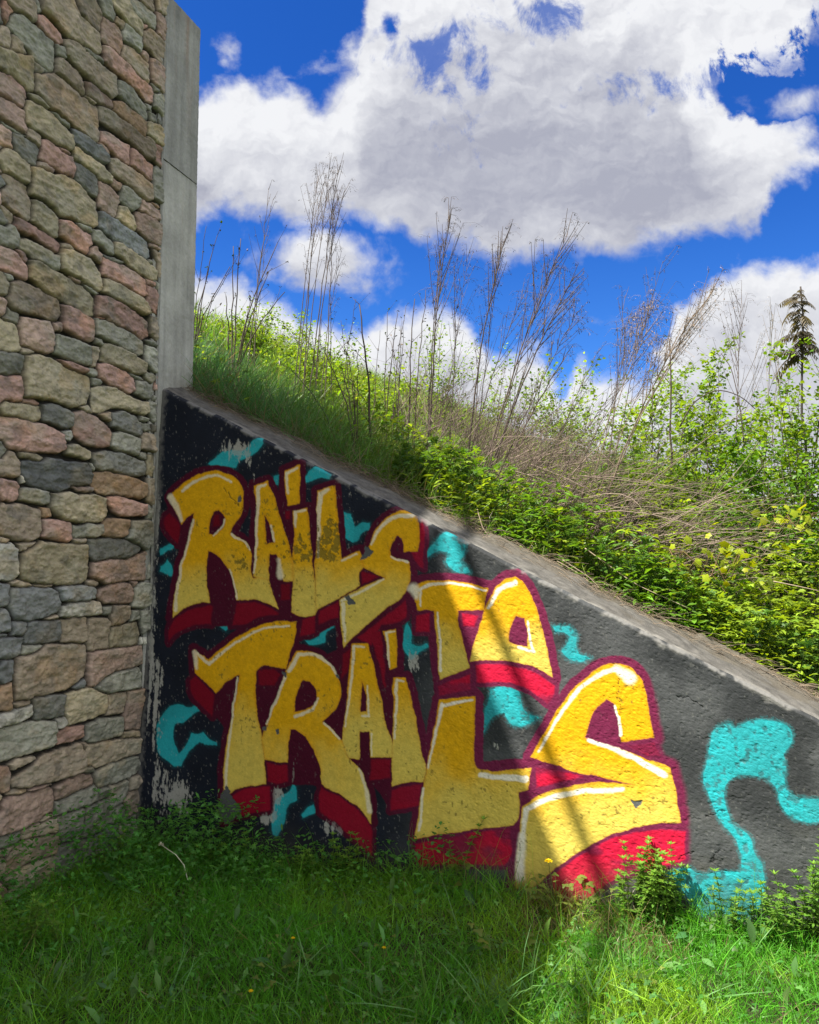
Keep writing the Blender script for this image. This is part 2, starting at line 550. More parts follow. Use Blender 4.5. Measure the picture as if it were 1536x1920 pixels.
# ------------------------------------------------------------------ stone-faced abutment wall
# every stone of the facing: colour letter, then its outline in the coordinates of a photo crop (scale, x0, y0)
STONES = [
 (3.0, 0, 0, """
p 0,10 30,10 68,75 30,130 0,115
t -30,-40 150,-40 190,0 195,120 165,130 80,60 20,0
g 195,-30 215,20 228,65 200,75
t 230,-40 380,-40 440,90 550,190 565,300 540,310 470,260 380,215 300,120 225,50
b 420,-40 520,-20 565,85 562,170 540,170 440,75 430,20
g 530,-40 600,-10 637,80 635,120 610,120 570,75
t 645,90 690,130 690,170 665,165 640,130
y 620,-40 715,-20 740,60 800,140 795,210 770,205 690,110 640,40
p 795,120 825,145 820,165 800,160
g 715,-40 740,-10 800,20 865,90 862,170 840,160 770,100 735,40
b 780,-40 860,-20 862,60 840,60 800,20
t 870,-40 950,-20 958,60 952,115 880,60
q 875,65 950,125 950,270 930,260 880,190
q 570,95 600,100 670,150 685,240 665,320 640,300 565,215
g 700,135 740,160 785,215 788,290 770,300 690,230 685,190
b 795,170 830,165 900,210 945,270 948,385 920,375 800,250
q 785,270 830,310 832,355 790,320
b 690,255 740,265 830,360 835,470 810,460 680,330 675,300
q 840,330 880,350 945,400 945,550 920,545 845,450
p 570,260 600,262 700,350 855,500 855,580 830,570 700,450 580,350
g 845,470 890,500 895,525 860,515
g 655,450 690,460 740,500 825,600 828,680 810,675 720,590 655,540
g 865,520 900,525 940,570 942,680 925,680 862,600
g 820,580 850,600 850,630 825,610
g 830,630 875,655 880,690 845,685
d 880,665 940,710 940,740 890,700
g 465,255 500,265 570,340 578,365 540,345 470,285
t 355,225 400,225 500,310 645,430 650,540 620,560 580,530 450,410 365,310
g 310,255 355,270 362,330 320,315
p 205,85 240,85 345,200 350,250 320,250 210,150 200,110
g 50,90 110,75 300,240 305,400 285,410 180,330 130,250 45,150
t 60,205 95,215 145,305 110,305 55,275
t 0,125 40,170 55,250 40,275 -60,250 -60,100
b 310,345 330,325 450,420 468,520 460,545 310,410
g 190,350 265,400 265,412 190,405
y -60,240 60,300 170,320 187,370 185,515 160,515 60,430 -60,370
p -60,385 40,415 135,485 142,590 120,610 -60,505
b 195,415 300,410 400,490 550,600 552,780 530,810 420,720 280,620 195,520
q 465,460 500,465 620,560 640,620 610,620 480,535
t 475,535 535,580 540,600 500,580
o 630,570 680,570 820,690 815,780 790,770 700,690 625,620
b 550,600 600,600 720,690 850,820 855,905 820,905 720,800 630,730 555,680
y 825,680 870,690 940,750 940,830 900,830 865,800 820,750
t 815,765 860,800 855,825 820,790
p 865,810 940,850 942,970 925,975 862,900
p 560,740 600,740 720,820 720,930 690,920 560,800
p 725,835 850,930 850,1015 830,1015 725,930
q 545,805 590,820 610,870 570,850
g 160,525 230,560 265,605 255,615 190,570
y 140,560 180,565 290,640 400,770 402,840 380,850 290,800 140,690
g 275,625 310,630 380,700 385,725 330,690
q -60,515 60,570 130,620 145,740 120,745 30,690 -60,640
g 0,680 50,705 135,760 120,765 20,705
q -60,650 50,745 65,830 -60,790
t 155,720 180,725 232,780 220,825 145,770
d 65,750 110,755 220,835 210,920 190,930 100,880 60,800
u 405,730 440,735 580,845 597,920 575,930 500,880 405,790
p 225,785 260,790 330,840 400,880 415,920 410,1010 380,1005 290,940 215,890
p 325,830 370,840 395,870 380,880 330,850
y 410,825 440,830 560,930 620,1000 610,1035 570,1025 470,945 410,890
q 205,910 250,915 305,955 290,975 210,940
y -60,810 50,850 160,930 168,1030 140,1040 60,990 -60,920
b 610,890 650,890 720,940 840,1040 842,1130 810,1130 720,1050 625,980
g 795,890 850,925 850,935 810,915
g 870,940 930,970 935,1000 930,1170 910,1165 850,1110 855,950
d 415,915 450,915 540,980 548,1080 530,1110 490,1080 415,1020
q 625,1000 670,1040 665,1070 625,1045
q 550,1025 590,1035 665,1100 665,1190 640,1235 545,1160
g 680,1045 720,1055 775,1115 775,1170 745,1190 670,1130
y 170,945 210,940 300,990 390,985 450,1050 540,1150 545,1270 520,1280 440,1250 330,1210 250,1140 165,1090
b 10,985 50,985 150,1050 170,1150 165,1230 145,1250 80,1200 10,1120
t 10,1185 60,1210 70,1240 50,1255 10,1230
q 845,1135 905,1175 890,1180 850,1150
q 785,1125 830,1140 915,1190 918,1250 890,1245 780,1180
y 175,1130 210,1140 315,1225 320,1330 300,1335 165,1240
y 665,1155 700,1165 765,1230 768,1290 750,1300 655,1230
q 760,1195 800,1195 920,1280 925,1395 900,1395 840,1360 765,1290
p 75,1225 120,1240 250,1310 340,1380 335,1420 300,1415 180,1330 80,1290
p 325,1235 360,1240 510,1330 512,1370 490,1430 450,1410 325,1320
g -60,1220 40,1255 90,1320 92,1390 70,1395 -60,1360
g 430,1260 490,1280 505,1310 470,1300
u 550,1195 590,1195 700,1270 830,1360 842,1440 820,1460 720,1400 600,1320 550,1280
g 515,1290 550,1300 630,1370 632,1430 600,1420 515,1350
g 100,1340 140,1340 230,1390 325,1440 325,1520 300,1515 180,1450 100,1395
t 345,1370 390,1370 412,1400 380,1410 345,1395
q 840,1365 920,1405 920,1430 880,1420 840,1385
y 640,1360 680,1365 790,1440 875,1520 878,1575 850,1580 740,1510 640,1420
q 500,1385 530,1385 568,1440 560,1480 490,1430
p -60,1370 60,1400 130,1480 155,1520 148,1570 120,1565 -60,1480
p 85,1405 130,1420 155,1455 140,1475 100,1430
y 335,1395 390,1400 500,1460 565,1540 568,1630 540,1645 440,1580 330,1510
d 575,1430 640,1450 690,1480 670,1485 590,1455
g 835,1460 855,1475 850,1490 835,1480
t 855,1400 900,1410 930,1450 928,1580 910,1585 880,1560 880,1480
p 570,1450 610,1455 720,1510 810,1570 815,1660 790,1670 690,1610 570,1540
g 25,1545 60,1550 85,1580 60,1590 30,1570
y -60,1520 25,1560 45,1610 40,1660 -60,1640
y 160,1465 210,1470 330,1540 480,1620 530,1680 530,1770 500,1775 400,1720 260,1650 160,1560
g 470,1600 520,1620 550,1650 535,1655 480,1620
p 385,1555 440,1570 465,1590 430,1595
y 580,1565 640,1580 760,1650 830,1720 835,1770 800,1770 690,1700 570,1640
p 815,1570 860,1590 862,1615 820,1600
g 870,1580 925,1615 925,1670 880,1650
p 820,1610 870,1630 925,1690 925,1790 890,1785 820,1720
b 55,1580 110,1580 230,1630 335,1690 340,1770 310,1810 200,1770 60,1745 35,1690
q -60,1660 22,1690 20,1760 -60,1770
g 30,1730 90,1750 103,1790 85,1820 20,1795
p 540,1665 590,1665 700,1720 830,1810 835,1890 800,1905 700,1850 535,1770
p 540,1780 600,1790 580,1800 545,1795
"""),
 (3.2, 0, 600, """
q 110,-20 290,10 315,90 305,195 280,200 200,180 115,150 100,60
q 310,20 350,20 370,50 365,70 320,65
p 368,-85 420,-78 470,-50 558,0 560,120 540,135 470,110 370,50
g 565,-10 620,0 760,60 860,130 862,200 830,210 720,160 620,120 570,90
y -60,0 70,20 105,60 112,170 95,195 -60,180
t 897,-25 960,0 988,40 985,165 960,165 895,80
g 870,120 900,125 955,165 940,175 890,150
g 325,90 430,110 530,160 535,265 515,275 420,240 320,200
t 535,160 580,170 580,220 560,285 540,280
g 560,110 600,120 612,150 600,160 565,140
t 120,165 160,165 195,195 170,205 120,200
g -60,185 60,190 135,215 138,300 110,325 -60,330
y 610,140 680,150 790,200 860,260 862,320 830,335 700,280 600,240
g 870,150 930,170 985,230 985,340 960,345 865,270
p 350,240 420,250 520,300 520,320 480,315 390,280
y 140,215 220,205 300,230 420,300 545,350 548,430 520,500 430,525 300,480 130,460 125,330
g 530,290 580,300 590,330 560,340 525,325
p 585,265 640,260 750,310 800,350 798,430 770,445 680,400 580,330
g 760,320 830,340 860,360 840,370 780,345
g 865,310 920,335 925,370 905,385 865,350
p 930,340 985,350 980,450 950,450 920,420
g 550,350 590,350 615,370 600,390 555,385
g 810,360 860,365 912,400 908,470 880,480 805,440
p -60,330 110,335 122,370 120,490 90,490 -60,455
g 905,450 970,465 965,490 910,480
p 135,470 200,480 235,500 225,510 140,495
y 550,410 600,395 700,400 790,470 880,500 880,560 850,570 760,540 680,520 600,560 560,550
y 25,500 120,500 245,520 250,600 220,605 20,570
d 250,510 310,505 400,540 430,570 428,640 400,655 320,630 245,600
y 475,520 530,510 550,555 520,555
p 445,555 500,545 570,580 650,650 660,690 640,760 590,765 500,740 440,690 435,600
t 595,570 650,555 652,610 620,600
d 660,560 720,550 790,570 840,620 845,690 820,700 740,670 660,640
g 885,490 970,500 970,560 950,630 910,610 880,550
g 840,575 880,590 870,610 835,600
g 850,620 895,625 900,660 870,670 845,645
d 905,625 965,640 962,680 905,665
p -60,580 140,600 270,630 370,690 372,780 340,800 210,790 -60,765
w 380,670 420,665 435,700 415,725 385,715
g 665,680 720,670 830,710 830,790 810,810 720,790 655,760
b 845,690 890,675 960,700 955,800 930,800 835,770
y 385,750 450,750 535,790 535,830 510,840 385,800
b -60,775 90,800 115,850 118,930 90,945 -60,925
y 115,795 190,795 265,830 240,850 120,820
u 130,850 200,845 290,825 400,850 500,860 540,930 540,980 500,1000 430,1000 350,1030 270,1015 150,980 120,900
d 550,800 620,785 730,800 860,850 875,890 860,930 800,940 700,920 560,885 545,840
g 830,790 880,800 885,840 850,830 828,815
y 885,810 955,805 950,930 920,950 880,920
g 535,860 555,875 550,905 530,890
o 560,915 640,910 760,930 860,980 875,1030 865,1065 830,1070 700,1050 590,1040 550,990
t 880,950 945,950 940,1100 910,1115 870,1080
w 115,935 130,940 145,980 120,975
p -60,950 80,965 110,1000 105,1080 80,1085 -60,1065
g 115,1010 200,1010 280,1030 290,1060 285,1100 250,1105 110,1080
q 420,1000 480,995 552,1010 545,1030 500,1035
y 300,1045 400,1035 450,1050 560,1050 630,1070 638,1110 620,1200 590,1210 420,1210 330,1180 295,1120
p 640,1065 700,1060 780,1080 870,1110 868,1160 840,1175 720,1175 680,1150 640,1100
b -60,1110 120,1105 240,1140 242,1270 220,1310 160,1325 70,1315 -60,1265
o 245,1125 290,1130 303,1180 270,1190 245,1180
p 245,1205 330,1200 415,1215 428,1310 410,1330 340,1320 240,1300
g 430,1235 520,1225 600,1230 605,1280 560,1305 430,1300
o 615,1200 680,1190 760,1200 765,1250 740,1300 680,1310 610,1290
g 780,1210 870,1200 925,1220 915,1340 880,1380 800,1340 750,1310
g 875,1125 935,1130 930,1200 880,1195
b 430,1315 515,1310 510,1335 440,1335
d 525,1320 640,1310 760,1320 830,1360 825,1385 760,1430 640,1430 560,1450 530,1420
t -60,1285 45,1320 40,1340 -60,1345
t 100,1340 215,1335 180,1370 115,1390
w -60,1345 50,1335 100,1380 105,1530 80,1560 -60,1560
y 120,1410 180,1370 240,1330 380,1345 515,1345 525,1450 525,1560 490,1580 380,1590 250,1580 130,1560 110,1500
q 545,1460 640,1440 760,1440 870,1390 900,1390 890,1480 870,1560 800,1560 700,1570 620,1580 540,1540
g 870,1470 910,1440 905,1550 875,1555
b 520,1570 560,1555 590,1580 570,1600 525,1590
t 60,1575 130,1560 190,1590 140,1600 70,1595
b 195,1590 320,1585 300,1600 220,1605
u -60,1590 45,1585 50,1700 20,1720 -60,1720
u 50,1620 150,1605 300,1605 345,1640 350,1740 300,1770 200,1800 80,1800 45,1720
u 345,1610 420,1595 570,1600 575,1670 540,1680 400,1690 345,1680
q 585,1620 640,1590 740,1575 790,1590 795,1690 760,1700 620,1700 580,1660
g 800,1600 860,1575 910,1580 905,1700 850,1735 790,1720
q 785,1575 820,1570 815,1590 790,1610
w 360,1720 420,1700 560,1690 600,1690 602,1760 560,1770 430,1780 350,1780
g 610,1720 665,1720 665,1765 610,1765
b 670,1715 775,1715 780,1790 740,1820 660,1840 655,1760
t 270,1790 330,1770 340,1790 310,1800
g 785,1745 830,1745 830,1800 780,1810
g 840,1740 890,1740 890,1850 850,1880
"""),
 (3.6925, 0, 1100, """
u -60,150 30,155 60,220 60,300 -60,320
u 70,245 120,240 180,245 175,310 150,335 80,330
u 190,245 290,240 400,235 420,250 415,370 330,390 170,400 160,370
t 425,235 510,220 595,215 600,290 590,370 560,385 430,380
t 610,225 650,215 730,215 755,240 750,310 735,430 700,440 600,440 590,400
y 760,290 850,265 950,250 965,300 965,390 900,410 750,425 745,350
w 970,355 1015,345 1010,395 970,400
u -60,330 50,325 45,345 -60,350
u -60,375 80,350 155,355 150,390 130,470 60,500 -60,505
g 150,410 280,405 260,440 210,465 140,470
b 100,500 210,470 260,440 320,405 590,400 595,500 590,600 530,670 460,710 330,740 200,775 90,785 85,600
q 600,460 700,440 880,420 985,405 985,530 930,560 800,580 720,620 650,690 600,690 590,600
u -60,530 80,510 90,560 85,600 60,650 -60,690
u 510,700 540,660 580,640 580,700 530,712
g 640,690 720,630 800,590 960,560 975,600 975,690 900,710 740,740 690,720
o -60,700 65,665 70,850 -60,870
b 75,810 140,790 210,790 200,820 110,840
d 220,770 320,755 440,750 445,870 430,895 320,915 240,920 225,830
y 455,750 540,710 620,700 720,745 730,820 710,880 640,910 460,960 450,850
b 735,750 870,735 880,790 850,870 730,890
q 880,730 980,700 985,780 960,990 860,990 850,880
w -60,910 90,850 215,820 225,890 150,930 40,970 -60,985
w 385,920 440,895 450,950 420,985 390,985
g -60,1000 120,950 250,930 365,935 380,990 378,1080 340,1110 150,1170 -60,1230
p 385,1010 450,975 575,960 578,1040 540,1060 440,1085 385,1095
g 585,960 680,915 840,900 845,1000 820,1030 700,1065 600,1080 580,1060
t 850,1010 960,990 950,1040 850,1050
t 60,1230 120,1195 235,1175 235,1195 150,1240 70,1265
b 75,1340 220,1240 300,1160 550,1085 575,1150 575,1260 540,1290 370,1350 200,1390 80,1400
t 590,1100 720,1070 850,1050 960,1050 965,1150 880,1180 750,1220 670,1250 600,1240 580,1180
b 555,1080 590,1075 595,1110 575,1130
g 575,1250 640,1240 655,1280 620,1295 565,1290
q -60,1245 50,1245 65,1300 60,1420 -60,1450
g 660,1280 760,1230 890,1180 950,1180 940,1290 870,1330 740,1370 680,1390 645,1330
q 370,1390 450,1340 550,1300 635,1300 635,1370 560,1400 440,1460 375,1470
q 190,1410 280,1370 350,1360 340,1375 240,1410
t 45,1440 90,1405 175,1400 175,1420 100,1445
q 10,1470 110,1450 220,1420 330,1380 360,1420 370,1560 300,1590 180,1660 80,1710 -40,1720 -40,1480
g 380,1490 480,1450 650,1385 668,1400 665,1470 560,1530 440,1570 370,1580
g 680,1410 740,1395 740,1450 690,1465
g 750,1390 860,1340 885,1360 880,1430 830,1480 750,1530 740,1480
b 890,1330 940,1300 935,1400 890,1410
b 850,1480 890,1420 940,1410 940,1540 870,1560
t 265,1620 310,1580 355,1570 350,1600 290,1640
g 380,1610 450,1560 570,1530 570,1690 400,1710
g 580,1560 640,1510 730,1480 735,1590 690,1660 570,1700
g 740,1560 850,1510 870,1560 860,1590 740,1620
t 140,1690 240,1640 370,1600 385,1680 300,1720 140,1740
g -60,1740 130,1690 130,1760 80,1790 -60,1830
t -60,1840 100,1800 60,1870 -60,1900
"""),
]
STONE_RGB = {'t': (.290, .245, .180), 'b': (.255, .210, .155), 'y': (.320, .280, .190), 'p': (.345, .225, .185),
             'q': (.300, .220, .175), 'g': (.220, .220, .180), 'd': (.140, .142, .125), 'u': (.180, .190, .185),
             'o': (.320, .225, .145), 'w': (.430, .420, .360)}

T_END = -0.012                     # the facing stops just short of the painted wall


def in_poly(px, py, poly):
    ins = np.zeros(px.shape, bool)
    x0, y0 = poly[-1]
    for x1, y1 in poly:
        c = (y0 > py) != (y1 > py)
        if y1 != y0:
            ins ^= c & (px < (x1 - x0) * (py - y0) / (y1 - y0) + x0)
        x0, y0 = x1, y1
    return ins


def sdf(px, py, poly):
    """signed distance, positive inside"""
    d = np.full(px.shape, 1e9)
    x0, y0 = poly[-1]
    for x1, y1 in poly:
        ex, ey = x1 - x0, y1 - y0
        L = ex * ex + ey * ey + 1e-12
        t = np.clip(((px - x0) * ex + (py - y0) * ey) / L, 0, 1)
        d = np.minimum(d, (px - x0 - t * ex) ** 2 + (py - y0 - t * ey) ** 2)
        x0, y0 = x1, y1
    d = np.sqrt(d)
    return np.where(in_poly(px, py, poly), d, -d)


stones = []                        # (outline in (t, h), colour)
for sc, x0, y0, txt in STONES:
    for ln in txt.strip().splitlines():
        k, *pts = ln.split()
        P = np.array([[float(a) for a in p.split(',')] for p in pts])
        t, h = px_to_stone(P[:, 0] / sc + x0, P[:, 1] / sc + y0)
        stones.append((np.stack([t, h], 1), STONE_RGB[k]))
# the courses outside the photographed piece: further along the wall, above and at the foot
sr = np.random.RandomState(3)
H_TOP = 4.08
keys = list('tbypqgduoygb')
T_L, _ = px_to_stone(np.array([-20.0]), np.array([900.0]))
T_L = float(T_L[0])
def course_block(ta, tb, ha, hb):
    h = ha
    while h < hb:
        dh = sr.choice([.08, .11, .15, .19])
        t = ta - sr.uniform(0, .2)
        while t < tb:
            dt = sr.uniform(.11, .36)
            e = min(t + dt, T_END)
            if e - t > .04:
                j = lambda: sr.uniform(-.020, .020)
                m = (t + e) / 2
                poly = np.array([(t + .006, h + j() + .006), (m, h + j() + .006), (e - .006, h + j() + .006), (e - .006 + j() * .5, h + dh - .006 + j()),
                                 (m, h + dh - .004 + j()), (t + .006 + j() * .5, h + dh - .006 + j())])
                if any(sdf(np.array([m]), np.array([h + dh / 2]), Pm_)[0] > -.02 for Pm_, _c in stones[:N_MAIN] if abs(Pm_[0, 0] - m) < .6 and abs(Pm_[0, 1] - h) < .6):
                    t = e; continue
                stones.append((poly, STONE_RGB[keys[sr.randint(len(keys))]]))
            t = e
        h += dh
N_MAIN = len(stones)
course_block(-9.0, T_L, -1.75, H_TOP)
course_block(T_L, T_END, 3.62, H_TOP)
course_block(T_L, T_END, -1.75, -1.28)


def facing_grid(ts, hs, skip_far=True):
    T, H = np.meshgrid(ts, hs, indexing='ij')
    wx = (fbm(T * 22, H * 22, 3, 40) - .5) * .014
    wy = (fbm(T * 22 + 50, H * 22, 3, 44) - .5) * .014
    Tq, Hq = T + wx, H + wy
    b1 = np.full(T.shape, -1e3); b2 = np.full(T.shape, -1e3); idx = np.zeros(T.shape, int)
    m = .16
    for i, (P, c) in enumerate(stones):
        a0, a1 = np.searchsorted(ts, [P[:, 0].min() - m, P[:, 0].max() + m])
        c0, c1 = np.searchsorted(hs, [P[:, 1].min() - m, P[:, 1].max() + m])
        if a1 <= a0 or c1 <= c0: continue
        s = sdf(Tq[a0:a1, c0:c1], Hq[a0:a1, c0:c1], P)
        B1 = b1[a0:a1, c0:c1]; B2 = b2[a0:a1, c0:c1]; I = idx[a0:a1, c0:c1]
        w = s > B1
        B2[...] = np.where(w, B1, np.maximum(B2, s))
        I[...] = np.where(w, i, I)
        B1[...] = np.where(w, s, B1)
    grow = .006 + .10 * ((np.abs(T - T_L + .12) < .20) | (H < -1.10))
    e = np.minimum((b1 - b2) / 2, b1 + grow)
    q = np.random.RandomState(5)
    ns = len(stones)
    hm = q.uniform(.026, .042, ns); tl = q.uniform(-.10, .10, (ns, 2)); ph = q.uniform(0, 60, (ns, 2))
    tone = np.exp(q.normal(0, .17, ns))
    cen = np.array([P.mean(0) for P, _ in stones]); rgb = np.array([c for _, c in stones])
    up = 1 - np.exp(-np.maximum(e, 0) / .0040)
    rough = fbm(T * 14 + ph[idx, 0], H * 24 + ph[idx, 1], 5, 50, .58) - .5
    ridge = 1 - np.abs(2 * fbm(T * 9 + ph[idx, 1], H * 17 + ph[idx, 0], 4, 60) - 1)
    body = hm[idx] + (T - cen[idx, 0]) * tl[idx, 0] + (H - cen[idx, 1]) * tl[idx, 1] + rough * .030 + (ridge - .75) * .012 + (fbm(T * 70, H * 95, 3, 64) - .5) * .006
    off = np.where(e > 0, up * np.maximum(body, .004), np.maximum(e, -.02) * .8) - .014
    fl = fbm(T * 30 + ph[idx, 0], H * 42, 4, 70)
    bl = fbm(T * 5 + ph[idx, 1], H * 7, 3, 75)
    C = 1.22 * rgb[idx] * tone[idx][..., None] * (0.62 + .76 * fl)[..., None]
    C = mixc(C, np.array([.36, .345, .27]), .55 * sstep(.56, .74, bl) * .7)          # lime bloom
    C = mixc(C, np.array([.09, .095, .085]), (.42 * sstep(.60, .76, fbm(T * 11, H * 13 + 9, 4, 80))))   # lichen and soot
    rust = sstep(.58, .74, fbm(T * 6 + ph[idx, 0], H * 8 + ph[idx, 1], 4, 84))
    C = mixc(C, C * np.array([1.10, .98, .84]), rust * .8)
    mort = np.array([.030, .027, .023]) * (.7 + .6 * fl)[..., None]
    C = mixc(mort, C * 1.0, sstep(-.001, .006, e)) if False else mort * (1 - sstep(-.001, .006, e))[..., None] + C * sstep(-.001, .006, e)[..., None]
    return T, H, off, C


def grid_quads(n, m):
    i = np.arange(n - 1)[:, None] * m; j = np.arange(m - 1)[None, :]
    return np.stack([i + j, i + j + 1, i + m + j + 1, i + m + j], -1).reshape(-1, 4)


abut = empty('stone_wall', W(0, 0, -EYE))
tag(abut, 'tall stone-faced bridge wall of tan, pink and grey rubble with a concrete end', 'stone wall')
def world_child(o, root):
    """parent o (built in world coordinates) to root without moving it"""
    o.parent = root
    o.matrix_parent_inverse = root.matrix_basis.inverted()
    return o


def inv_parent(o, root):
    bpy.context.view_layer.update()
    o.parent = root
    o.matrix_parent_inverse = root.matrix_world.inverted()
    return o


T, H, off, C = facing_grid(np.arange(T_L - .12, T_END + .001, .0042), np.arange(-1.72, 3.72, .0042))
V1 = W(off.ravel(), T.ravel(), H.ravel()); Q1 = grid_quads(*T.shape); C1 = C.reshape(-1, 3)
T, H, off, C = facing_grid(np.arange(T_L - .12, T_END + .001, .012), np.arange(3.7158, H_TOP + .03, .012))
V2 = W(off.ravel(), T.ravel(), H.ravel()); Q2 = grid_quads(*T.shape); C2 = C.reshape(-1, 3)
T, H, off, C = facing_grid(np.arange(T_L - 1.9, T_L - .115, .0075), np.arange(-1.72, H_TOP + .03, .0075))
V4 = W(off.ravel(), T.ravel(), H.ravel()); Q4 = grid_quads(*T.shape); C4 = C.reshape(-1, 3)
T, H, off, C = facing_grid(np.arange(-9.0, T_L - 1.885, .022), np.arange(-1.72, H_TOP + .03, .022))
V3 = W(off.ravel(), T.ravel(), H.ravel()); Q3 = grid_quads(*T.shape); C3 = C.reshape(-1, 3)
n1, n2 = len(V1), len(V2)
o = make_mesh('stone_facing', np.concatenate([V1, V2, V3, V4]), np.concatenate([Q1, Q2 + n1, Q3 + n1 + n2, Q4 + n1 + n2 + len(V3)])[:, ::-1], None, M_STONE,
              np.concatenate([C1, C2, C3, C4]))
inv_parent(o, abut)
# concrete core behind the facing, its capping, and the bare concrete end beyond the painted wall
CON = np.array([.25, .235, .195])
mb = MB()
def slab(mb, u0, u1, w0, w1, h0, h1, col=CON):
    mb.box(W((u0 + u1) / 2, (w0 + w1) / 2, (h0 + h1) / 2), d2 * (u1 - u0) / 2, d1 * (w1 - w0) / 2, np.array([0, 0, (h1 - h0) / 2]), col)
slab(mb, -.55, -.03, -9.0, -.02, -1.7, H_TOP + .02)
inv_parent(mb.build('wall_core', M_CONC, None, False), abut)
mb = MB()
slab(mb, -.62, .05, -9.05, -.02, H_TOP + .02, H_TOP + .14)
inv_parent(mb.build('wall_capping', M_CONC, None, False), abut)


def conc_panel(name, t0, t1, h0, h1, u0, tone, seed):
    """cast concrete block, dense front face with stains"""
    ts = np.linspace(t0, t1, 70); hs_ = np.linspace(h0, h1, max(20, int((h1 - h0) / .012)))
    T, H = np.meshgrid(ts, hs_, indexing='ij')
    off = u0 + (fbm(T * 40, H * 40, 4, seed) - .5) * .004
    edge = np.minimum(T - t0, t1 - T)
    off = off - .006 * (1 - sstep(0, .012, edge)) - .002 * sstep(.66, .7, vnoise(T * 60, H * 60, seed + 3))
    off = off - .0025 * (np.abs((H - h0) % .62 - .31) < .004)
    st = fbm(T * 26, H * 1.3, 4, seed + 5); bl = fbm(T * 6, H * 5, 4, seed + 9)
    C = tone * (.42 + .62 * bl + .50 * st)[..., None]
    C = mixc(C, np.array([.30, .20, .14]), .5 * sstep(.6, .75, fbm(T * 18 + 4, H * .8, 3, seed + 12)) * sstep(h1 - 1.0, h1, H))
    C = mixc(C, np.array([.40, .40, .38]), .6 * sstep(.56, .7, fbm(T * 9, H * 2.2, 4, seed + 15)) * sstep(t0 + .2, t0, T))
    mb = MB()
    Vf = W(off.ravel(), T.ravel(), H.ravel())
    mb.add(Vf, grid_quads(*T.shape)[:, ::-1], None, C.reshape(-1, 3))
    # back, sides and ends joined to the front rim
    for (a, b, c, dd) in (((t0, h0), (t1, h0), (t1, h1), (t0, h1)),):
        pf = [W(u0 - .008, x, y) for x, y in (a, b, c, dd)]
        pb = [W(u0 - .6, x, y) for x, y in (a, b, c, dd)]
        mb.add(pf + pb, [(0, 1, 5, 4), (1, 2, 6, 5), (2, 3, 7, 6), (3, 0, 4, 7), (4, 5, 6, 7)], None, tone * .95)
    return inv_parent(mb.build(name, M_CONC, None, True), abut)


tA, hA = px_to_stone(np.array([376., 374, 371, 362, 345]), np.array([55., 335, 345, 705, 328]))
_, hTop = px_to_stone(np.array([350.]), np.array([28.]))
H_J = float(hA[4])
conc_panel('concrete_end', -.05, float(tA[2]) + .0, -1.7, H_J, 0.0, np.array([.385, .380, .345]), 110)
conc_panel('concrete_end_block', -.05, float(tA[0]), H_J + .002, float(hTop[0]), .006, np.array([.300, .298, .275]), 130)
# rough bead of mortar where the facing ends
hs_ = np.arange(-1.65, 3.7, .012)
mb = MB()
ang = np.linspace(-.5, math.pi * .75, 8)
rr = .016 + .012 * (fbm(hs_[:, None] * 25, ang[None] * 2, 3, 90) - .5)
cx = BATTER * np.minimum(hs_, 1.2)[:, None] * 0 - .010
Vb = W(.004 + rr * np.sin(ang)[None] * .9, cx + rr * np.cos(ang)[None], np.repeat(hs_[:, None], 8, 1)).reshape(-1, 3)
cb = np.array([.25, .245, .22]) * (.6 + .8 * fbm(hs_[:, None] * 18, ang[None], 4, 95)).reshape(-1, 1)
mb.add(Vb, grid_quads(len(hs_), 8), None, cb)
inv_parent(mb.build('mortar_bead', M_CONC), abut)

# safety rail on top of the stone wall
rail = empty('guard_rail', W(-.2, -3, H_TOP + .14))
tag(rail, 'steel pipe guard rail on top of the stone wall', 'railing')
STEEL = np.array([.22, .23, .24])
mb = MB(); mb.tube(W(-.2, np.array([-9, -.1]), 5.18), .032, .032, STEEL, 10)
inv_parent(mb.build('top_pipe', M_CONC), rail)
for k in range(6):
    mb = MB(); mb.tube(W(-.2, np.array([-8.8 + 1.73 * k] * 2), np.array([H_TOP + .12, 5.18])), .022, .022, STEEL, 10)
    inv_parent(mb.build('post', M_CONC), rail)

# ------------------------------------------------------------------ painted wing wall
# crops of the photograph used for the outlines: scale, x0, y0
A_ = (2.8444, 280, 820); B_ = (3.072, 340, 1120); C_ = (2.4, 740, 940); D_ = (2.666, 1000, 1200); E_ = (3.6925, 0, 1100)


def pp(reg, txt):
    P = np.array([[float(a) for a in p.split(',')] for p in txt.split()])
    return P / reg[0] + np.array(reg[1:])


def curve_poly(P, closed=True, n=5, corner=0.72):
    """smooth outline through the points, keeping sharp corners sharp"""
    m = len(P); out = []
    def tang(i):
        a, b, c = P[(i - 1) % m], P[i], P[(i + 1) % m]
        if not closed and i in (0, m - 1): return None
        v1, v2 = b - a, c - b
        l1, l2 = np.linalg.norm(v1) + 1e-9, np.linalg.norm(v2) + 1e-9
        if (v1 @ v2) / (l1 * l2) < corner: return None
        t = v1 / l1 + v2 / l2
        return t / (np.linalg.norm(t) + 1e-9)
    for i in range(m if closed else m - 1):
        p, q = P[i], P[(i + 1) % m]
        L = np.linalg.norm(q - p)
        a, b = tang(i), tang((i + 1) % m)
        if a is None and b is None:
            out.append(p); continue
        a = (q - p) if a is None else a * L
        b = (q - p) if b is None else b * L
        for k in range(n):
            s = k / n
            out.append((2 * s ** 3 - 3 * s * s + 1) * p + (s ** 3 - 2 * s * s + s) * a + (-2 * s ** 3 + 3 * s * s) * q + (s ** 3 - s * s) * b)
    if not closed: out.append(P[-1])
    return np.array(out)


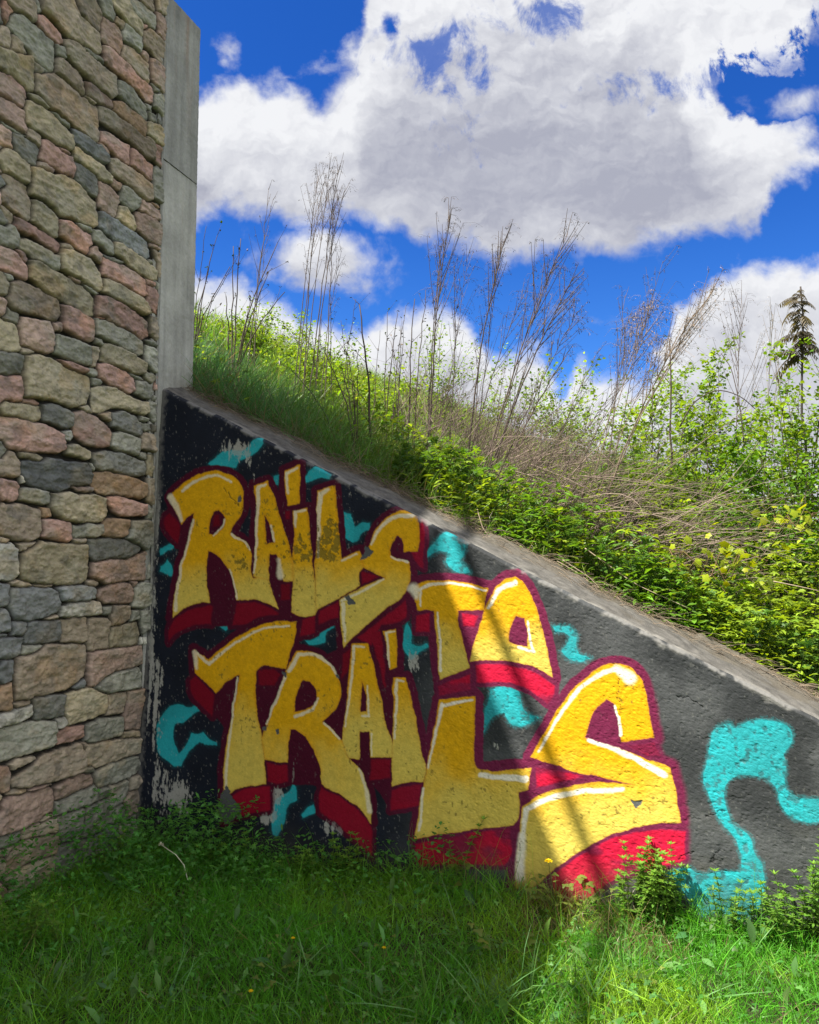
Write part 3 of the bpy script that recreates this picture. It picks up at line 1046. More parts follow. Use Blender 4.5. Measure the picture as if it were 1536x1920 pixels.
LETTERS = [
 ('R', A_, ["108,318 150,280 200,235 260,198 330,183 400,185 450,208 488,250 505,305 502,370 480,430 440,495 430,515 470,528 510,560 540,605 548,740 556,750 585,745 640,757 655,820 690,918 630,885 560,867 465,866 452,790 420,705 370,640 330,612 312,608 304,680 308,770 322,880 250,886 180,916 124,962 148,790 178,645 215,520 242,405 205,425 170,462"],
  ["342,398 370,388 395,408 402,450 388,488 352,516 322,510 325,450"]),
 ('A', A_, ["562,258 628,232 665,300 700,430 740,560 766,650 768,768 715,768 700,700 680,620 645,628 636,690 640,757 585,747 556,742 566,560 572,400"], ["618,418 640,450 664,558 626,574 622,500"]),
 ('i', A_, ["722,180 805,145 800,350 735,365 728,280", "768,395 845,378 860,540 876,700 888,832 888,950 820,957 758,932 768,780 766,650 772,520"], []),
 ('L', A_, ["895,285 990,258 1003,400 1015,530 1028,645 1122,602 1138,650 1145,692 1125,720 1125,790 1040,842 960,882 895,912 888,950 888,832 884,700 896,500"], []),
 ('S', A_, ["1170,580 1200,505 1250,443 1310,402 1370,388 1418,408 1438,470 1440,560 1430,607 1362,617 1348,545 1322,525 1292,570 1285,628 1385,668 1392,760 1368,832 1270,908 1150,1012 1088,1068 1035,1125 1022,960 1018,866 1110,812 1258,748 1145,692 1138,640"], []),
 ('T', C_, ["85,385 120,365 200,355 320,365 420,390 405,490 285,490 290,560 340,750 205,800 190,650 178,490 100,490"], []),
 ('O', C_, ["340,720 370,600 410,480 450,400 500,350 545,340 580,365 620,440 660,560 690,680 715,795 640,750 560,725 450,712 380,715"], ["545,515 585,525 600,590 600,655 560,650 512,630 520,570"]),
 ('T', B_, ["78,298 160,360 230,298 330,225 450,165 550,140 665,135 655,230 605,410 540,400 470,395 434,425 428,560 445,700 466,808 472,870 478,935 490,1075 380,1088 290,1120 240,1155 246,1000 270,800 310,620 338,445 260,490 205,555 150,500 85,440"], []),
 ('R', B_, ["612,405 670,308 730,312 800,340 870,400 912,480 920,560 890,640 812,712 870,760 918,815 935,830 970,925 1015,968 1060,1050 1090,1180 1096,1300 1040,1230 950,1152 850,1098 812,1075 800,980 760,870 700,792 650,760 628,755 618,850 612,952 478,935 472,870 466,808 510,690 560,560"], ["700,480 740,485 775,540 775,600 740,640 655,660 658,600 675,530"]),
 ('A', B_, ["985,265 1075,265 1110,400 1150,580 1190,760 1215,838 1215,918 1095,922 1090,775 1032,772 1030,930 970,925 930,825 950,640 965,450"], ["1038,485 1060,540 1070,655 1036,660"]),
 ('i', B_, ["1162,195 1238,183 1245,400 1200,415 1185,320", "1218,462 1297,458 1320,560 1350,700 1385,880 1412,985 1395,1062 1310,1070 1215,1088 1215,838 1225,640"], []),
 ('L', C_, ["200,895 365,878 362,1050 362,1180 370,1205 395,1212 615,1200 605,1300 560,1310 555,1430 535,1455 380,1475 200,1500 92,1520 110,1380 140,1230 165,1090"], []),
 ('S', C_, ["612,1150 680,1030 740,930 820,830 900,762 980,730 1060,745 1112,805 1145,940 1167,1065 1022,1085 1012,1000 985,908 950,890 915,922 880,990 857,1062 1000,1110 1130,1160 1242,1197 1268,1310 1287,1445 1150,1455 1000,1492 870,1552 760,1625 690,1680 620,1740 540,1740 552,1600 565,1470 572,1375 650,1322 800,1280 940,1265 1078,1278 960,1250 800,1213"], []),
]
REDS = [(A_, "85,420 110,400 165,475 155,560 150,575 78,470", .55), (A_, "105,1040 130,975 200,925 325,890 340,900 335,1000 250,1000 160,1040 105,1095", .62),
 (A_, "465,880 560,880 640,905 690,935 690,948 600,962 520,995 440,1008", .62), (A_, "700,780 755,775 755,870 700,870", .5),
 (A_, "345,410 375,410 378,470 340,480", .45), (A_, "722,395 752,390 752,440 728,440", .6), (A_, "820,970 890,950 890,1040 805,1070", .7),
 (A_, "905,920 1015,870 1015,960 905,1000", .7), (A_, "1135,710 1240,740 1135,785", .7), (A_, "1110,1070 1200,1000 1370,865 1375,960 1340,985 1240,1005 1210,1050 1180,1110", .75),
 (A_, "1445,420 1460,450 1465,705 1440,690 1395,610 1435,605", .8),
 (B_, "45,480 85,450 200,565 180,690 60,560", .6), (B_, "445,420 530,405 580,440 540,510 445,505", .55), (B_, "285,1145 370,1100 515,1085 515,1230 345,1265 240,1310", .85),
 (B_, "490,950 610,965 615,1070 560,1075 500,1060", .75), (B_, "810,1090 950,1165 1040,1245 1095,1310 1100,1500 1000,1400 900,1310 800,1240 790,1150", .8),
 (B_, "1095,930 1210,928 1205,1040 1085,1060", .65), (B_, "1215,1105 1385,1075 1370,1200 1200,1230", .75), (B_, "925,330 980,290 960,430 925,480", .55),
 (B_, "1110,200 1150,190 1185,510 1170,520 1120,330 1090,260 1045,240", .7), (C_, "95,510 160,500 160,590 95,590", .8), (C_, "300,500 380,515 360,570 310,565", .9),
 (C_, "365,735 450,728 560,745 640,775 722,830 720,870 690,915 620,860 560,830 460,815 370,820", 1.), (C_, "195,830 345,775 345,850 200,880", .85),
 (C_, "635,1195 700,1205 850,1230 850,1245 720,1270 640,1290", 1.), (C_, "1040,1100 1170,1085 1195,1150 1130,1145", .55),
 (C_, "700,1690 870,1570 1000,1510 1150,1480 1310,1480 1310,1610 1150,1660 1000,1700 860,1800 800,1840 720,1800", 1.), (C_, "95,1540 300,1500 520,1465 530,1590 500,1640 95,1640", .85)]
MAROONS = [(A_, "90,380 240,410 180,640 125,960 100,1090 150,1050 250,1010 330,1005 440,1010 600,965 700,950 830,965 900,1050 1000,1000 1030,1130 1100,1080 1200,1060 1380,960 1400,830 1290,640 1320,560 1180,590 1020,640 900,420 830,380 720,390 580,420 560,740"),
 (B_, "45,470 90,450 205,560 330,450 430,430 600,410 930,290 1000,260 1180,190 1180,480 1230,470 1280,900 1400,1000 1380,1200 1210,1230 1090,1060 1095,1310 800,1090 620,1080 480,1080 240,1150 270,800 200,690 60,570"),
 (C_, "90,490 180,500 200,800 340,760 400,480 440,400 700,700 720,900 690,930 560,840 370,830 370,890 180,900 160,600 90,600"),
 (C_, "355,880 400,880 395,1170 610,1165 640,1180 1090,1270 940,1280 560,1390 560,1310 610,1290 615,1200 380,1210 360,1190"),
 (C_, "950,880 1020,1090 1170,1070 1205,1150 1270,1180 1320,1450 1330,1620 1000,1710 850,1830 690,1690 900,1540 1290,1450 1240,1195 860,1060"),
 (C_, "90,1525 550,1450 548,1650 85,1660")]
CYANS = [(A_, "320,140 350,110 390,75 450,70 500,65 530,40 570,10 605,-8 610,30 560,85 510,115 480,130 460,160 400,155 330,150"), (A_, "660,210 690,200 690,255 670,255"),
 (A_, "830,245 845,190 880,155 920,170 970,200 960,225 920,215 870,230"), (A_, "1035,400 1075,410 1095,480 1120,465 1140,450 1175,455 1178,490 1135,510 1110,550 1085,565 1050,540 1040,480"),
 (A_, "130,560 130,590 80,620 60,630 60,590"), (A_, "95,655 130,710 125,745 60,715 60,690 80,680"), (A_, "340,790 390,800 420,860 425,950 440,1010 410,1035 380,1010 345,960 340,870 355,830"),
 (A_, "835,1085 870,1075 910,1060 920,1010 990,990 985,1015 945,1040 940,1090 905,1105 850,1105"), (A_, "1360,1020 1380,990 1400,1050 1400,1100 1440,1115 1480,1100 1495,1120 1440,1150 1400,1190 1360,1150"),
 (C_, "130,270 160,210 200,160 240,135 290,140 315,180 315,240 300,265 345,315 310,325 250,300 230,270 240,230 200,225"),
 (C_, "712,562 790,562 825,600 820,660 830,685 885,705 840,720 790,715 750,675 775,645 790,610 760,590 720,590"),
 (C_, "430,845 480,835 560,850 570,900 590,945 650,970 620,990 560,1015 520,1000 490,950 440,970 400,1045 400,960 420,900"),
 (D_, "890,460 930,430 990,415 1010,435 1090,405 1180,398 1260,420 1295,460 1295,510 1250,570 1265,640 1260,720 1310,780 1360,795 1440,795 1520,790 1520,890 1440,905 1380,915 1290,890 1240,830 1220,750 1170,700 1090,675 1010,680 965,720 955,790 970,850 1000,920 1080,980 1110,1060 1145,1120 1155,1240 1140,1320 1080,1390 1010,1395 930,1350 850,1385 790,1310 740,1250 680,1200 660,1150 770,1135 830,1165 900,1158 1035,1155 1040,1080 1000,980 940,910 890,810 850,700 870,600"),
 (E_, "1085,960 1120,900 1180,830 1260,815 1310,835 1380,820 1400,850 1340,880 1280,935 1215,950 1205,1010 1210,1090 1245,1155 1290,1090 1330,1015 1370,1020 1410,1005 1450,1060 1500,1080 1500,1100 1440,1100 1380,1080 1320,1130 1260,1240 1210,1250 1170,1210 1100,1160"),
 (B_, "525,1180 560,1150 620,1120 645,1060 665,1100 665,1170 620,1200 600,1280 550,1380 520,1360"), (B_, "690,1250 760,1190 780,1240 700,1270")]
# white highlights: crop, polyline, half width at start and end (photo px), softness
WHITES = [(A_, "175,290 230,245 300,212 380,208 440,240", 2.2, 1.6, 1), (A_, "113,320 145,370 168,442", 6, 2.2, 2), (A_, "235,440 200,580 165,720 142,925", 1.4, 2.4, 1),
 (A_, "400,440 385,480 345,520", 1.6, 1.3, .8), (A_, "440,522 500,555 535,600", 2.2, 1.2, .8), (A_, "425,705 455,790 468,858", 1.3, 1.3, .8), (A_, "585,268 577,400 572,560 562,720", 3.2, 1.5, 1),
 (A_, "585,266 622,250", 3, 2, 1), (A_, "652,470 664,550", 1.5, 1.5, .7), (A_, "690,655 700,740", 2.5, 5.5, 3), (A_, "736,190 790,165", 2.5, 2, 1), (A_, "734,192 740,300", 2.5, 1.5, 1),
 (A_, "783,400 780,480", 3, 1.5, 1), (A_, "780,398 835,390", 2, 1.5, 1), (A_, "912,300 907,420 900,640", 4.2, 1.6, 1.2), (A_, "912,300 955,280", 4, 2, 2), (A_, "1030,655 1110,620", 1.5, 1.5, .8),
 (A_, "1180,570 1230,485 1300,430 1400,418", 1.6, 4.2, 1.2), (A_, "1292,637 1378,668", 1.5, 1.5, .8), (A_, "1030,872 1120,830 1252,757", 2.2, 1.8, .8), (A_, "1036,890 1045,1090", 3.5, 1.5, 1),
 (B_, "92,315 160,385 250,310 350,240 480,180 620,163", 2.5, 1.6, .8), (B_, "82,315 95,410", 4, 2, 2), (B_, "326,465 286,780 262,1000 255,1105", 1.4, 2.4, .8), (B_, "602,455 560,560 490,730", 2.6, 1.2, .8),
 (B_, "622,420 680,328 760,332 860,390 905,460", 3.6, 1.6, 1), (B_, "785,580 760,650 658,688", 1.6, 3, .8), (B_, "822,722 912,812", 1.8, 1.8, .8), (B_, "1020,985 1060,1080 1085,1230", 1.2, 4, 2),
 (B_, "996,283 985,420 965,600 945,745", 2.4, 1.6, .8), (B_, "998,280 1055,285", 2.4, 1.6, .8), (B_, "1072,510 1080,680 1045,685", 1.4, 1.8, .6), (B_, "1100,785 1102,910", 1.2, 1.2, .6),
 (B_, "1178,205 1200,400", 2.2, 1.4, .8), (B_, "1178,203 1230,195", 2, 1.2, .8), (B_, "1240,480 1240,640 1228,810", 2.6, 1.6, .8), (B_, "1240,475 1285,480", 2.2, 1.4, .8),
 (C_, "152,1200 178,1080 212,915", 1.4, 3.2, 1), (C_, "212,920 350,895", 3.2, 1.8, 1), (C_, "385,1235 480,1242 590,1250", 3.5, 6.5, 1.6), (C_, "130,1290 112,1480", 2, 2.4, 1),
 (C_, "648,1125 720,1005 800,882 900,790 1000,752", 2, 4.2, 1), (C_, "1000,752 1060,795", 5, 11, 4), (C_, "990,920 1015,1000 1020,1050", 1.8, 3, .8), (C_, "875,1072 1000,1120 1218,1232", 3.2, 5.5, 1.4),
 (C_, "590,1390 660,1350 820,1310 1025,1298", 5, 3.6, 1.6), (C_, "592,1400 578,1500", 5, 3, 2.5), (C_, "575,1500 565,1690", 5, 7, 4), (C_, "100,402 180,370 300,375 410,400", 3, 1.4, 1), (C_, "85,392 100,430", 8, 3, 4), (C_, "116,400 116,470", 2, 1.2, .8),
 (C_, "195,500 210,760", 1.4, 2.4, .8), (C_, "425,480 470,402 545,368", 2, 5, 1.2), (C_, "602,540 618,650 630,676 560,660", 1.6, 2.6, .8)]
CHIPS = [(B_, "222,1150 258,1078 292,1150 340,1215 338,1262 290,1290 250,1312 215,1230"), (A_, "1150,580 1195,605 1170,640 1130,650 1140,615"), (A_, "1045,850 1065,840 1095,885 1060,898"),
 (B_, "578,418 603,430 605,468 590,450"), (B_, "538,765 560,762 566,788 548,800"), (B_, "470,748 496,738 492,760 470,772"), (B_, "885,447 905,445 912,465 893,462"), (A_, "478,318 492,310 488,352 470,352"),
 (C_, "1062,1342 1112,1345 1085,1385")]
CRACKS = [(D_, "895,1112 912,1065 935,1035", 1.0), (D_, "722,1100 758,1070 800,1062", .9), (D_, "860,885 960,845", .8), (A_, "395,275 500,395", .5), (D_, "430,180 425,280 432,370", .5), (D_, "720,280 800,300 850,345", .5)]

# top line of the wall: straight fall from the stone wall to the lower right
cx_, cy_ = np.array([318., 498, 677, 881, 1133, 1366, 1507]), np.array([736., 820, 915, 1022, 1143, 1264, 1335])
cu, chh = px_to_mural(cx_, cy_)
SL, IC = np.polyfit(cu, chh, 1)
print('wall top h = %.3f + %.3f u' % (IC, SL))
U_END = min(5.4, (-1.62 - IC) / SL)
def htop(u): return IC + SL * np.asarray(u, float)

du = .0042
us = np.concatenate([np.arange(-.02, 3.95, du), np.arange(3.95, U_END, .03)])
NV = 640
ss = np.linspace(0, 1, NV)
U, S_ = np.meshgrid(us, ss, indexing='ij')
HB = -1.72
HT = htop(U) + (fbm(U * 9, U * 0 + 2, 4, 200) - .5) * .012
H = HB + S_ * (HT - HB)
below_top = HT - H
Pw = W(U, BATTER * H, H)
PX, PY = to_px(Pw.reshape(-1, 3)); PX = PX.reshape(U.shape); PY = PY.reshape(U.shape)
# hand-sprayed edges wander a little
PXw = PX + (fbm(U * 16, H * 16, 3, 210) - .5) * 5 + (fbm(U * 90, H * 90, 2, 214) - .5) * 1.6
PYw = PY + (fbm(U * 16 + 31, H * 16, 3, 217) - .5) * 5 + (fbm(U * 90 + 9, H * 90, 2, 221) - .5) * 1.6
ug = us; 
def region(P, m):
    """index window of the grid that holds the photo box of P"""
    x0, y0 = P.min(0) - m; x1, y1 = P.max(0) + m
    msk = (PX > x0) & (PX < x1) & (PY > y0) & (PY < y1)
    r = np.where(msk.any(1))[0]; c = np.where(msk.any(0))[0]
    if not len(r): return None
    return slice(r[0], r[-1] + 1), slice(c[0], c[-1] + 1)


def field(P, m=30, warp=True):
    w = region(P, m)
    if w is None: return None, None
    return w, sdf((PXw if warp else PX)[w], (PYw if warp else PY)[w], P)


def stroke_d(px, py, P, r0, r1):
    """distance to a tapered stroke: negative inside"""
    seg = np.linalg.norm(np.diff(P, axis=0), axis=1); cum = np.concatenate([[0], np.cumsum(seg)]); tot = cum[-1]
    d = np.full(px.shape, 1e9)
    for i in range(len(P) - 1):
        e = P[i + 1] - P[i]; L = e @ e + 1e-9
        t = np.clip(((px - P[i, 0]) * e[0] + (py - P[i, 1]) * e[1]) / L, 0, 1)
        r = r0 + (r1 - r0) * (cum[i] + t * seg[i]) / tot
        d = np.minimum(d, np.hypot(px - P[i, 0] - t * e[0], py - P[i, 1] - t * e[1]) - r)
    return d


big = -1e3
yel = np.full(U.shape, big); lab = np.zeros(U.shape, int)
for li, (ch, reg, outs, holes_) in enumerate(LETTERS):
    for o_ in outs:
        P = curve_poly(pp(reg, o_)); w, s = field(P)
        for h_ in holes_:
            Ph = curve_poly(pp(reg, h_))
            s = np.minimum(s, -sdf(PXw[w], PYw[w], Ph))
        lab[w] = np.where((s > 0) & (s > yel[w]), li + 1, lab[w])
        yel[w] = np.maximum(yel[w], s)
red = np.full(U.shape, big); redk = np.ones(U.shape)
for reg, t_, k_ in REDS:
    P = curve_poly(pp(reg, t_)); w, s = field(P)
    redk[w] = np.where(s > red[w], k_, redk[w]); red[w] = np.maximum(red[w], s)
mar = np.full(U.shape, big)
for reg, t_ in MAROONS:
    P = curve_poly(pp(reg, t_)); w, s = field(P)
    mar[w] = np.maximum(mar[w], s)
cya = np.full(U.shape, big); clab = np.zeros(U.shape, int)
for ci, (reg, t_) in enumerate(CYANS):
    P = curve_poly(pp(reg, t_)); w, s = field(P)
    clab[w] = np.where(s > cya[w], ci + 1, clab[w]); cya[w] = np.maximum(cya[w], s)
whi = np.zeros(U.shape)
for reg, t_, r0, r1, sf in WHITES:
    P = curve_poly(pp(reg, t_), False); w = region(P, 20)
    d = stroke_d(PXw[w], PYw[w], P, r0, r1)
    whi[w] = np.maximum(whi[w], 1 - sstep(-sf * .8, sf * 1.4, d))
chip = np.full(U.shape, big)
for reg, t_ in CHIPS:
    P = pp(reg, t_); w, s = field(P)
    chip[w] = np.maximum(chip[w], s + (fbm(U[w] * 70, H[w] * 70, 3, 226) - .5) * 6)
crk = np.full(U.shape, 1e3)
for reg, t_, r_ in CRACKS:
    P = pp(reg, t_); w = region(P, 20)
    crk[w] = np.minimum(crk[w], stroke_d(PX[w] + (fbm(U[w] * 50, H[w] * 50, 3, 231) - .5) * 14, PY[w] + (fbm(U[w] * 50 + 7, H[w] * 50, 3, 235) - .5) * 14, P, r_, r_ * .5))

right = sstep(690, 900, PX)                    # the right part is coarser render, its black and other paints lifted as if sunlit
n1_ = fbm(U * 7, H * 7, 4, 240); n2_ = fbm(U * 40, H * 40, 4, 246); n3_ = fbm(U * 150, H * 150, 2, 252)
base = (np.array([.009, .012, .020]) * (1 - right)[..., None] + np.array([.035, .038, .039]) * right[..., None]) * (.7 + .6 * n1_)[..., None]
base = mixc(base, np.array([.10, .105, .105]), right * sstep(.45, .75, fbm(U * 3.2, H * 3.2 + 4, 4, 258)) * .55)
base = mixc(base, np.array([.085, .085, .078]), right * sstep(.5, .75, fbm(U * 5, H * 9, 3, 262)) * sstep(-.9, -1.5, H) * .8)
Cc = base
soft = 1.0 + 5.0 * right * sstep(1180, 1260, PX)
# cyan
Cc = mixc(Cc, np.array([.020, .345, .375]) * 1.0, np.maximum(sstep(-1.2, 1.2, cya) * (.80 + .20 * sstep(.3, .6, n1_)) * (1 - .55 * right * sstep(.42, .30, n2_)), .30 * sstep(-7, 0, cya + (n3_ - .5) * 9) * (.3 + .7 * right)))
# maroon outline and blocks
wout = 11.5 + 4 * right
om = np.maximum(yel + wout, np.maximum(red + 7.5, mar))
om = np.where(PX > 1230, np.maximum(yel + 17, np.maximum(red + 8, mar)), om)
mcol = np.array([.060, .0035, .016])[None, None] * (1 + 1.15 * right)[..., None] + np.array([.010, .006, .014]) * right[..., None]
Cc = mixc(Cc, mcol, sstep(-1.0, 1.0, om / soft))
# red faces with sprayed, uneven edges
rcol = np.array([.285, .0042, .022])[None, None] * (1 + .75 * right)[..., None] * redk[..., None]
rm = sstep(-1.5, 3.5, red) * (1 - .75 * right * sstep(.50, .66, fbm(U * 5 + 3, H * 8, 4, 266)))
Cc = mixc(Cc, rcol, rm)
# yellow letters: deep gold at the top of a letter, pale at its foot
gold = np.array([.66, .355, .004]); pale = np.array([.62, .475, .085]); rim = np.array([.60, .24, .006])
fade = np.zeros(U.shape)
for li, (ch, reg, outs, _h) in enumerate(LETTERS):
    P = np.concatenate([pp(reg, o_) for o_ in outs]); y0, y1 = P[:, 1].min(), P[:, 1].max()
    if li <= 4: y0, y1 = 985 + (0 if li < 4 else 20), 1150
    m_ = lab == li + 1
    fade = np.where(m_, (PY - y0) / (y1 - y0), fade)
fd = sstep(.30, .85, fade + (n1_ - .5) * .35)
ycol = gold * (1 - fd)[..., None] + pale * fd[..., None]
ycol = ycol * (.86 + .28 * n2_)[..., None]
ym = sstep(-1.0, 1.0, yel)
Cc = mixc(Cc, ycol, ym)
Cc = mixc(Cc, rim, ym * (1 - sstep(1.0, 4.5, yel)) * .55 * (1 - .6 * fd))
wcol = np.array([.70, .64, .44])[None, None] * (1 - right)[..., None] + np.array([.78, .74, .62]) * right[..., None]  # cream for shade at left, whiter for sun at right, put into the paint
Cc = mixc(Cc, wcol, whi * (.76 + .08 * right + .16 * n2_))
# peeling on the lower middle of the first word: ochre undercoat and dark flakes
def spot(x, y, rx, ry): return np.exp(-((PX - x) / rx) ** 2 - ((PY - y) / ry) ** 2)
pz = spot(575, 1030, 75, 45) + .9 * spot(450, 1055, 22, 22) + .8 * spot(625, 1000, 28, 55) + .5 * spot(545, 920, 14, 40) + .35 * spot(500, 1100, 60, 25)
pf = fbm(U * 38, H * 38, 5, 270, .66)
peel = ym * sstep(.62, .66, pf * .62 + np.minimum(pz, 1.1) * .34)
Cc = mixc(Cc, np.array([.155, .125, .018]) * 1.0, peel * .80)
edgep = ym * (sstep(.605, .625, pf * .62 + np.minimum(pz, 1.1) * .34) - sstep(.64, .66, pf * .62 + np.minimum(pz, 1.1) * .34))
Cc = mixc(Cc, np.array([.06, .04, .012]), edgep * .65 * sstep(.4, .6, n2_))
# dirt specks in the yellow
Cc = mixc(Cc, np.array([.13, .10, .02]), ym * sstep(.70, .76, fbm(U * 60, H * 60, 3, 280)) * (.12 + .88 * sstep(.50, .64, n1_)) * .65)
# white lime showing through where the black has flaked in runs
run = fbm(U * 42, H * 7.0, 5, 290, .66); grit = fbm(U * 95, H * 50, 4, 296, .6)
wl = (1.0 * spot(292, 900, 13, 160) + .85 * spot(282, 1180, 12, 240) + 1.0 * spot(330, 1490, 46, 50) + .8 * spot(300, 1340, 14, 130)
      + .8 * spot(450, 850, 32, 30) + .7 * spot(475, 900, 10, 35) + 1.0 * spot(520, 1490, 18, 34) + .85 * spot(548, 1450, 12, 40)
      + .8 * spot(775, 1240, 22, 30) + .9 * spot(500, 1535, 30, 16) + .8 * spot(625, 1550, 40, 26) + .55 * spot(420, 830, 40, 40) + .5 * spot(560, 905, 16, 26)
      + .65 * spot(650, 930, 45, 22) + .6 * spot(930, 1400, 30, 14) + .9 * spot(1150, 1695, 60, 16) + .5 * spot(760, 1010, 20, 20) + .42 * spot(1350, 1690, 34, 22) + .25 * spot(740, 1560, 30, 60))
wl = np.minimum(wl, 1.15)
keep = 1 - np.maximum(ym, sstep(-1, 1, red)) * .97
keep = keep * (1 - .55 * sstep(-1, 1, om)) * (1 - .35 * sstep(-1, 1, cya))
lime = sstep(.615, .655, run * .42 + grit * .26 + wl * .37) * keep
lime = np.maximum(lime, sstep(.735, .77, grit) * keep * .35 * (1 - right * .6))
Cc = mixc(Cc, np.array([.36, .355, .31]), lime * .88)
Cc = mixc(Cc, np.array([.085, .09, .088]), sstep(-.6, .6, chip))
Cc = mixc(Cc, np.array([.012, .012, .012]), (1 - sstep(-.4, .8, crk)) * .85)
# bare worn arris along the top and mud splash at the foot
ar = 1 - sstep(.010, .040, below_top + (fbm(U * 26, H * 26, 4, 300) - .5) * .05)
Cc = mixc(Cc, np.array([.20, .195, .18]), ar * (.05 + .75 * sstep(.46, .62, fbm(U * 14, H * 14, 4, 306))))
Cc = mixc(Cc, np.array([.07, .065, .05]), sstep(-1.32, -1.62, H + (n1_ - .5) * .2) * .55)
Cc = mixc(Cc, np.array([.17, .165, .15]), (1 - sstep(.01, .05, U + (n2_ - .5) * .05)) * .7)
# relief
rg = .35 + .65 * sstep(650, 950, PX)
off = (n2_ - .5) * .0032 * rg + (n3_ - .5) * .0022 * rg + (fbm(U * 2.2, H * 2.2, 3, 310) - .5) * .012
off -= .0018 * sstep(.66, .74, fbm(U * 55, H * 55, 3, 316)) * rg
off += .0022 * (1 - peel) * (1 - sstep(-.5, .5, chip)) * (1 - lime * .8)
off -= .004 * (1 - sstep(-.5, 1.0, crk))
off -= .020 * (1 - sstep(0, .022, below_top)) ** 2
Pm = W(U, BATTER * H - off, H)
nU, nS = U.shape
Qm = grid_quads(nU, nS)[:, ::-1]
li = lab[:-1, :-1].ravel(); ci = np.where(cya[:-1, :-1].ravel() > 0, clab[:-1, :-1].ravel(), 0)
ci = np.where((om[:-1, :-1].ravel() > 0) | (li > 0), 0, ci)
wing = empty('painted_wall', W(0, 0, -EYE))
tag(wing, 'sloping concrete wing wall covered with yellow graffiti lettering on black', 'graffiti wall')


def submesh(name, sel, parent):
    q = Qm[sel]; idx, inv = np.unique(q.ravel(), return_inverse=True)
    return make_mesh(name, Pm.reshape(-1, 3)[idx], inv.reshape(-1, 4), None, M_PAINT, Cc.reshape(-1, 3)[idx])


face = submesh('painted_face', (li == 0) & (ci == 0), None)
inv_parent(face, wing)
bpy.context.view_layer.update()
NTH = {'R': 0, 'A': 0, 'i': 0, 'L': 0, 'S': 0, 'T': 0, 'O': 0}
for k, (ch, *_r) in enumerate(LETTERS):
    sel = li == k + 1
    if sel.any():
        o = submesh('painted_letter', sel, None); inv_parent(o, face)
        o['label'] = 'yellow painted letter %s of the word %s' % (ch, ('RAILS' if k < 5 else 'TO' if k < 7 else 'TRAILS'))
for k in range(len(CYANS)):
    sel = ci == k + 1
    if sel.sum() > 40:
        o = submesh('turquoise_swirl', sel, None); inv_parent(o, face)

# body of the wall and its weathered sloping top
CW_ = .36; CR = .17                    # width of the top and its cross fall towards the path
mb = MB()
uu = np.array([-.02, U_END])
Vb = []
for u_ in uu:
    for w_, h_ in ((BATTER * HB + .03, HB), (CW_, HB), (CW_, htop(u_) + CR * CW_ - .03), (BATTER * htop(u_) + .03, htop(u_) - .03)):
        Vb.append(W(u_, w_, h_))
mb.add(Vb, [(0, 1, 5, 4), (1, 2, 6, 5), (2, 3, 7, 6), (3, 0, 4, 7), (0, 3, 2, 1), (4, 5, 6, 7)], None, CON * .8)
inv_parent(mb.build('wall_body', M_CONC, None, False), wing)
us2 = np.arange(-.02, U_END, .010); q2 = np.linspace(0, 1, 44)
U2, Q2_ = np.meshgrid(us2, q2, indexing='ij')
ht2 = htop(U2) + (fbm(U2 * 9, U2 * 0 + 2, 4, 200) - .5) * .012
w0_ = BATTER * ht2 + .018
W2 = w0_ + Q2_ * (CW_ + .02 - w0_)
H2 = ht2 + CR * (W2 - w0_) + (fbm(U2 * 14, W2 * 14, 5, 320, .62) - .5) * .016 - .012 * (1 - sstep(0, .05, Q2_)) + .03 * Q2_ * sstep(.5, .7, fbm(U2 * 4, W2 * 6, 3, 325))
c2 = np.array([.112, .106, .094]) * (.35 + 1.15 * fbm(U2 * 26, W2 * 30, 5, 330, .65))[..., None]
c2 = mixc(c2, np.array([.10, .085, .06]), sstep(.35, .8, Q2_ + (fbm(U2 * 7, W2 * 9, 3, 335) - .5) * .9) * .6)
c2 = mixc(c2, np.array([.24, .23, .205]), sstep(.42, .6, fbm(U2 * 9, W2 * 9, 3, 341)) * (1 - sstep(.04, .13, Q2_ + (fbm(U2 * 20, W2 * 20, 3, 338) - .5) * .15)) * .6)
o = make_mesh('sloping_top', W(U2, W2, H2).reshape(-1, 3), grid_quads(*U2.shape)[:, ::-1], None, M_CONC, c2.reshape(-1, 3))
inv_parent(o, wing)

# ------------------------------------------------------------------ ground and embankment
def in_px_u(x, w):
    """u of the vertical plane column through photo column x at depth w"""
    x = np.asarray(x, float)
    D = ray(x, np.full_like(x, HORIZON))
    s = (np.asarray(w, float) + (K0 @ d1)) / (D @ d1)
    return (D * s[..., None] - (K0 - np.array([0, 0, EYE]))) @ d2


def at_px(x, y, w):
    """world point seen at photo pixel (x, y), lying w metres behind the painted wall"""
    D = ray(np.float64(x), np.float64(y))
    return np.array([0, 0, EYE]) + D * ((w + K0 @ d1) / (D @ d1))


def slope_h(u, w):
    u = np.asarray(u, float); w = np.asarray(w, float)
    h = np.minimum(IC + SL * u, 4.2) + CR * CW_ - .03
    k = np.clip(w - CW_, 0, 30)
    h = h + .10 * k + (fbm(u * 1.3 + 9, w * 1.3, 3, 400) - .5) * .22 * np.clip(k, 0, 1) + (fbm(u * 9, w * 9, 2, 404) - .5) * .04
    return np.maximum(h, -1.60)


def slope_pt(u, w, dz=0.0):
    return W(u, w, slope_h(u, w) + dz)


def lawn_h(u, w):
    return (fbm(np.asarray(u) * 2.2, np.asarray(w) * 2.2, 3, 410) - .5) * .06 - 1.60 + .03


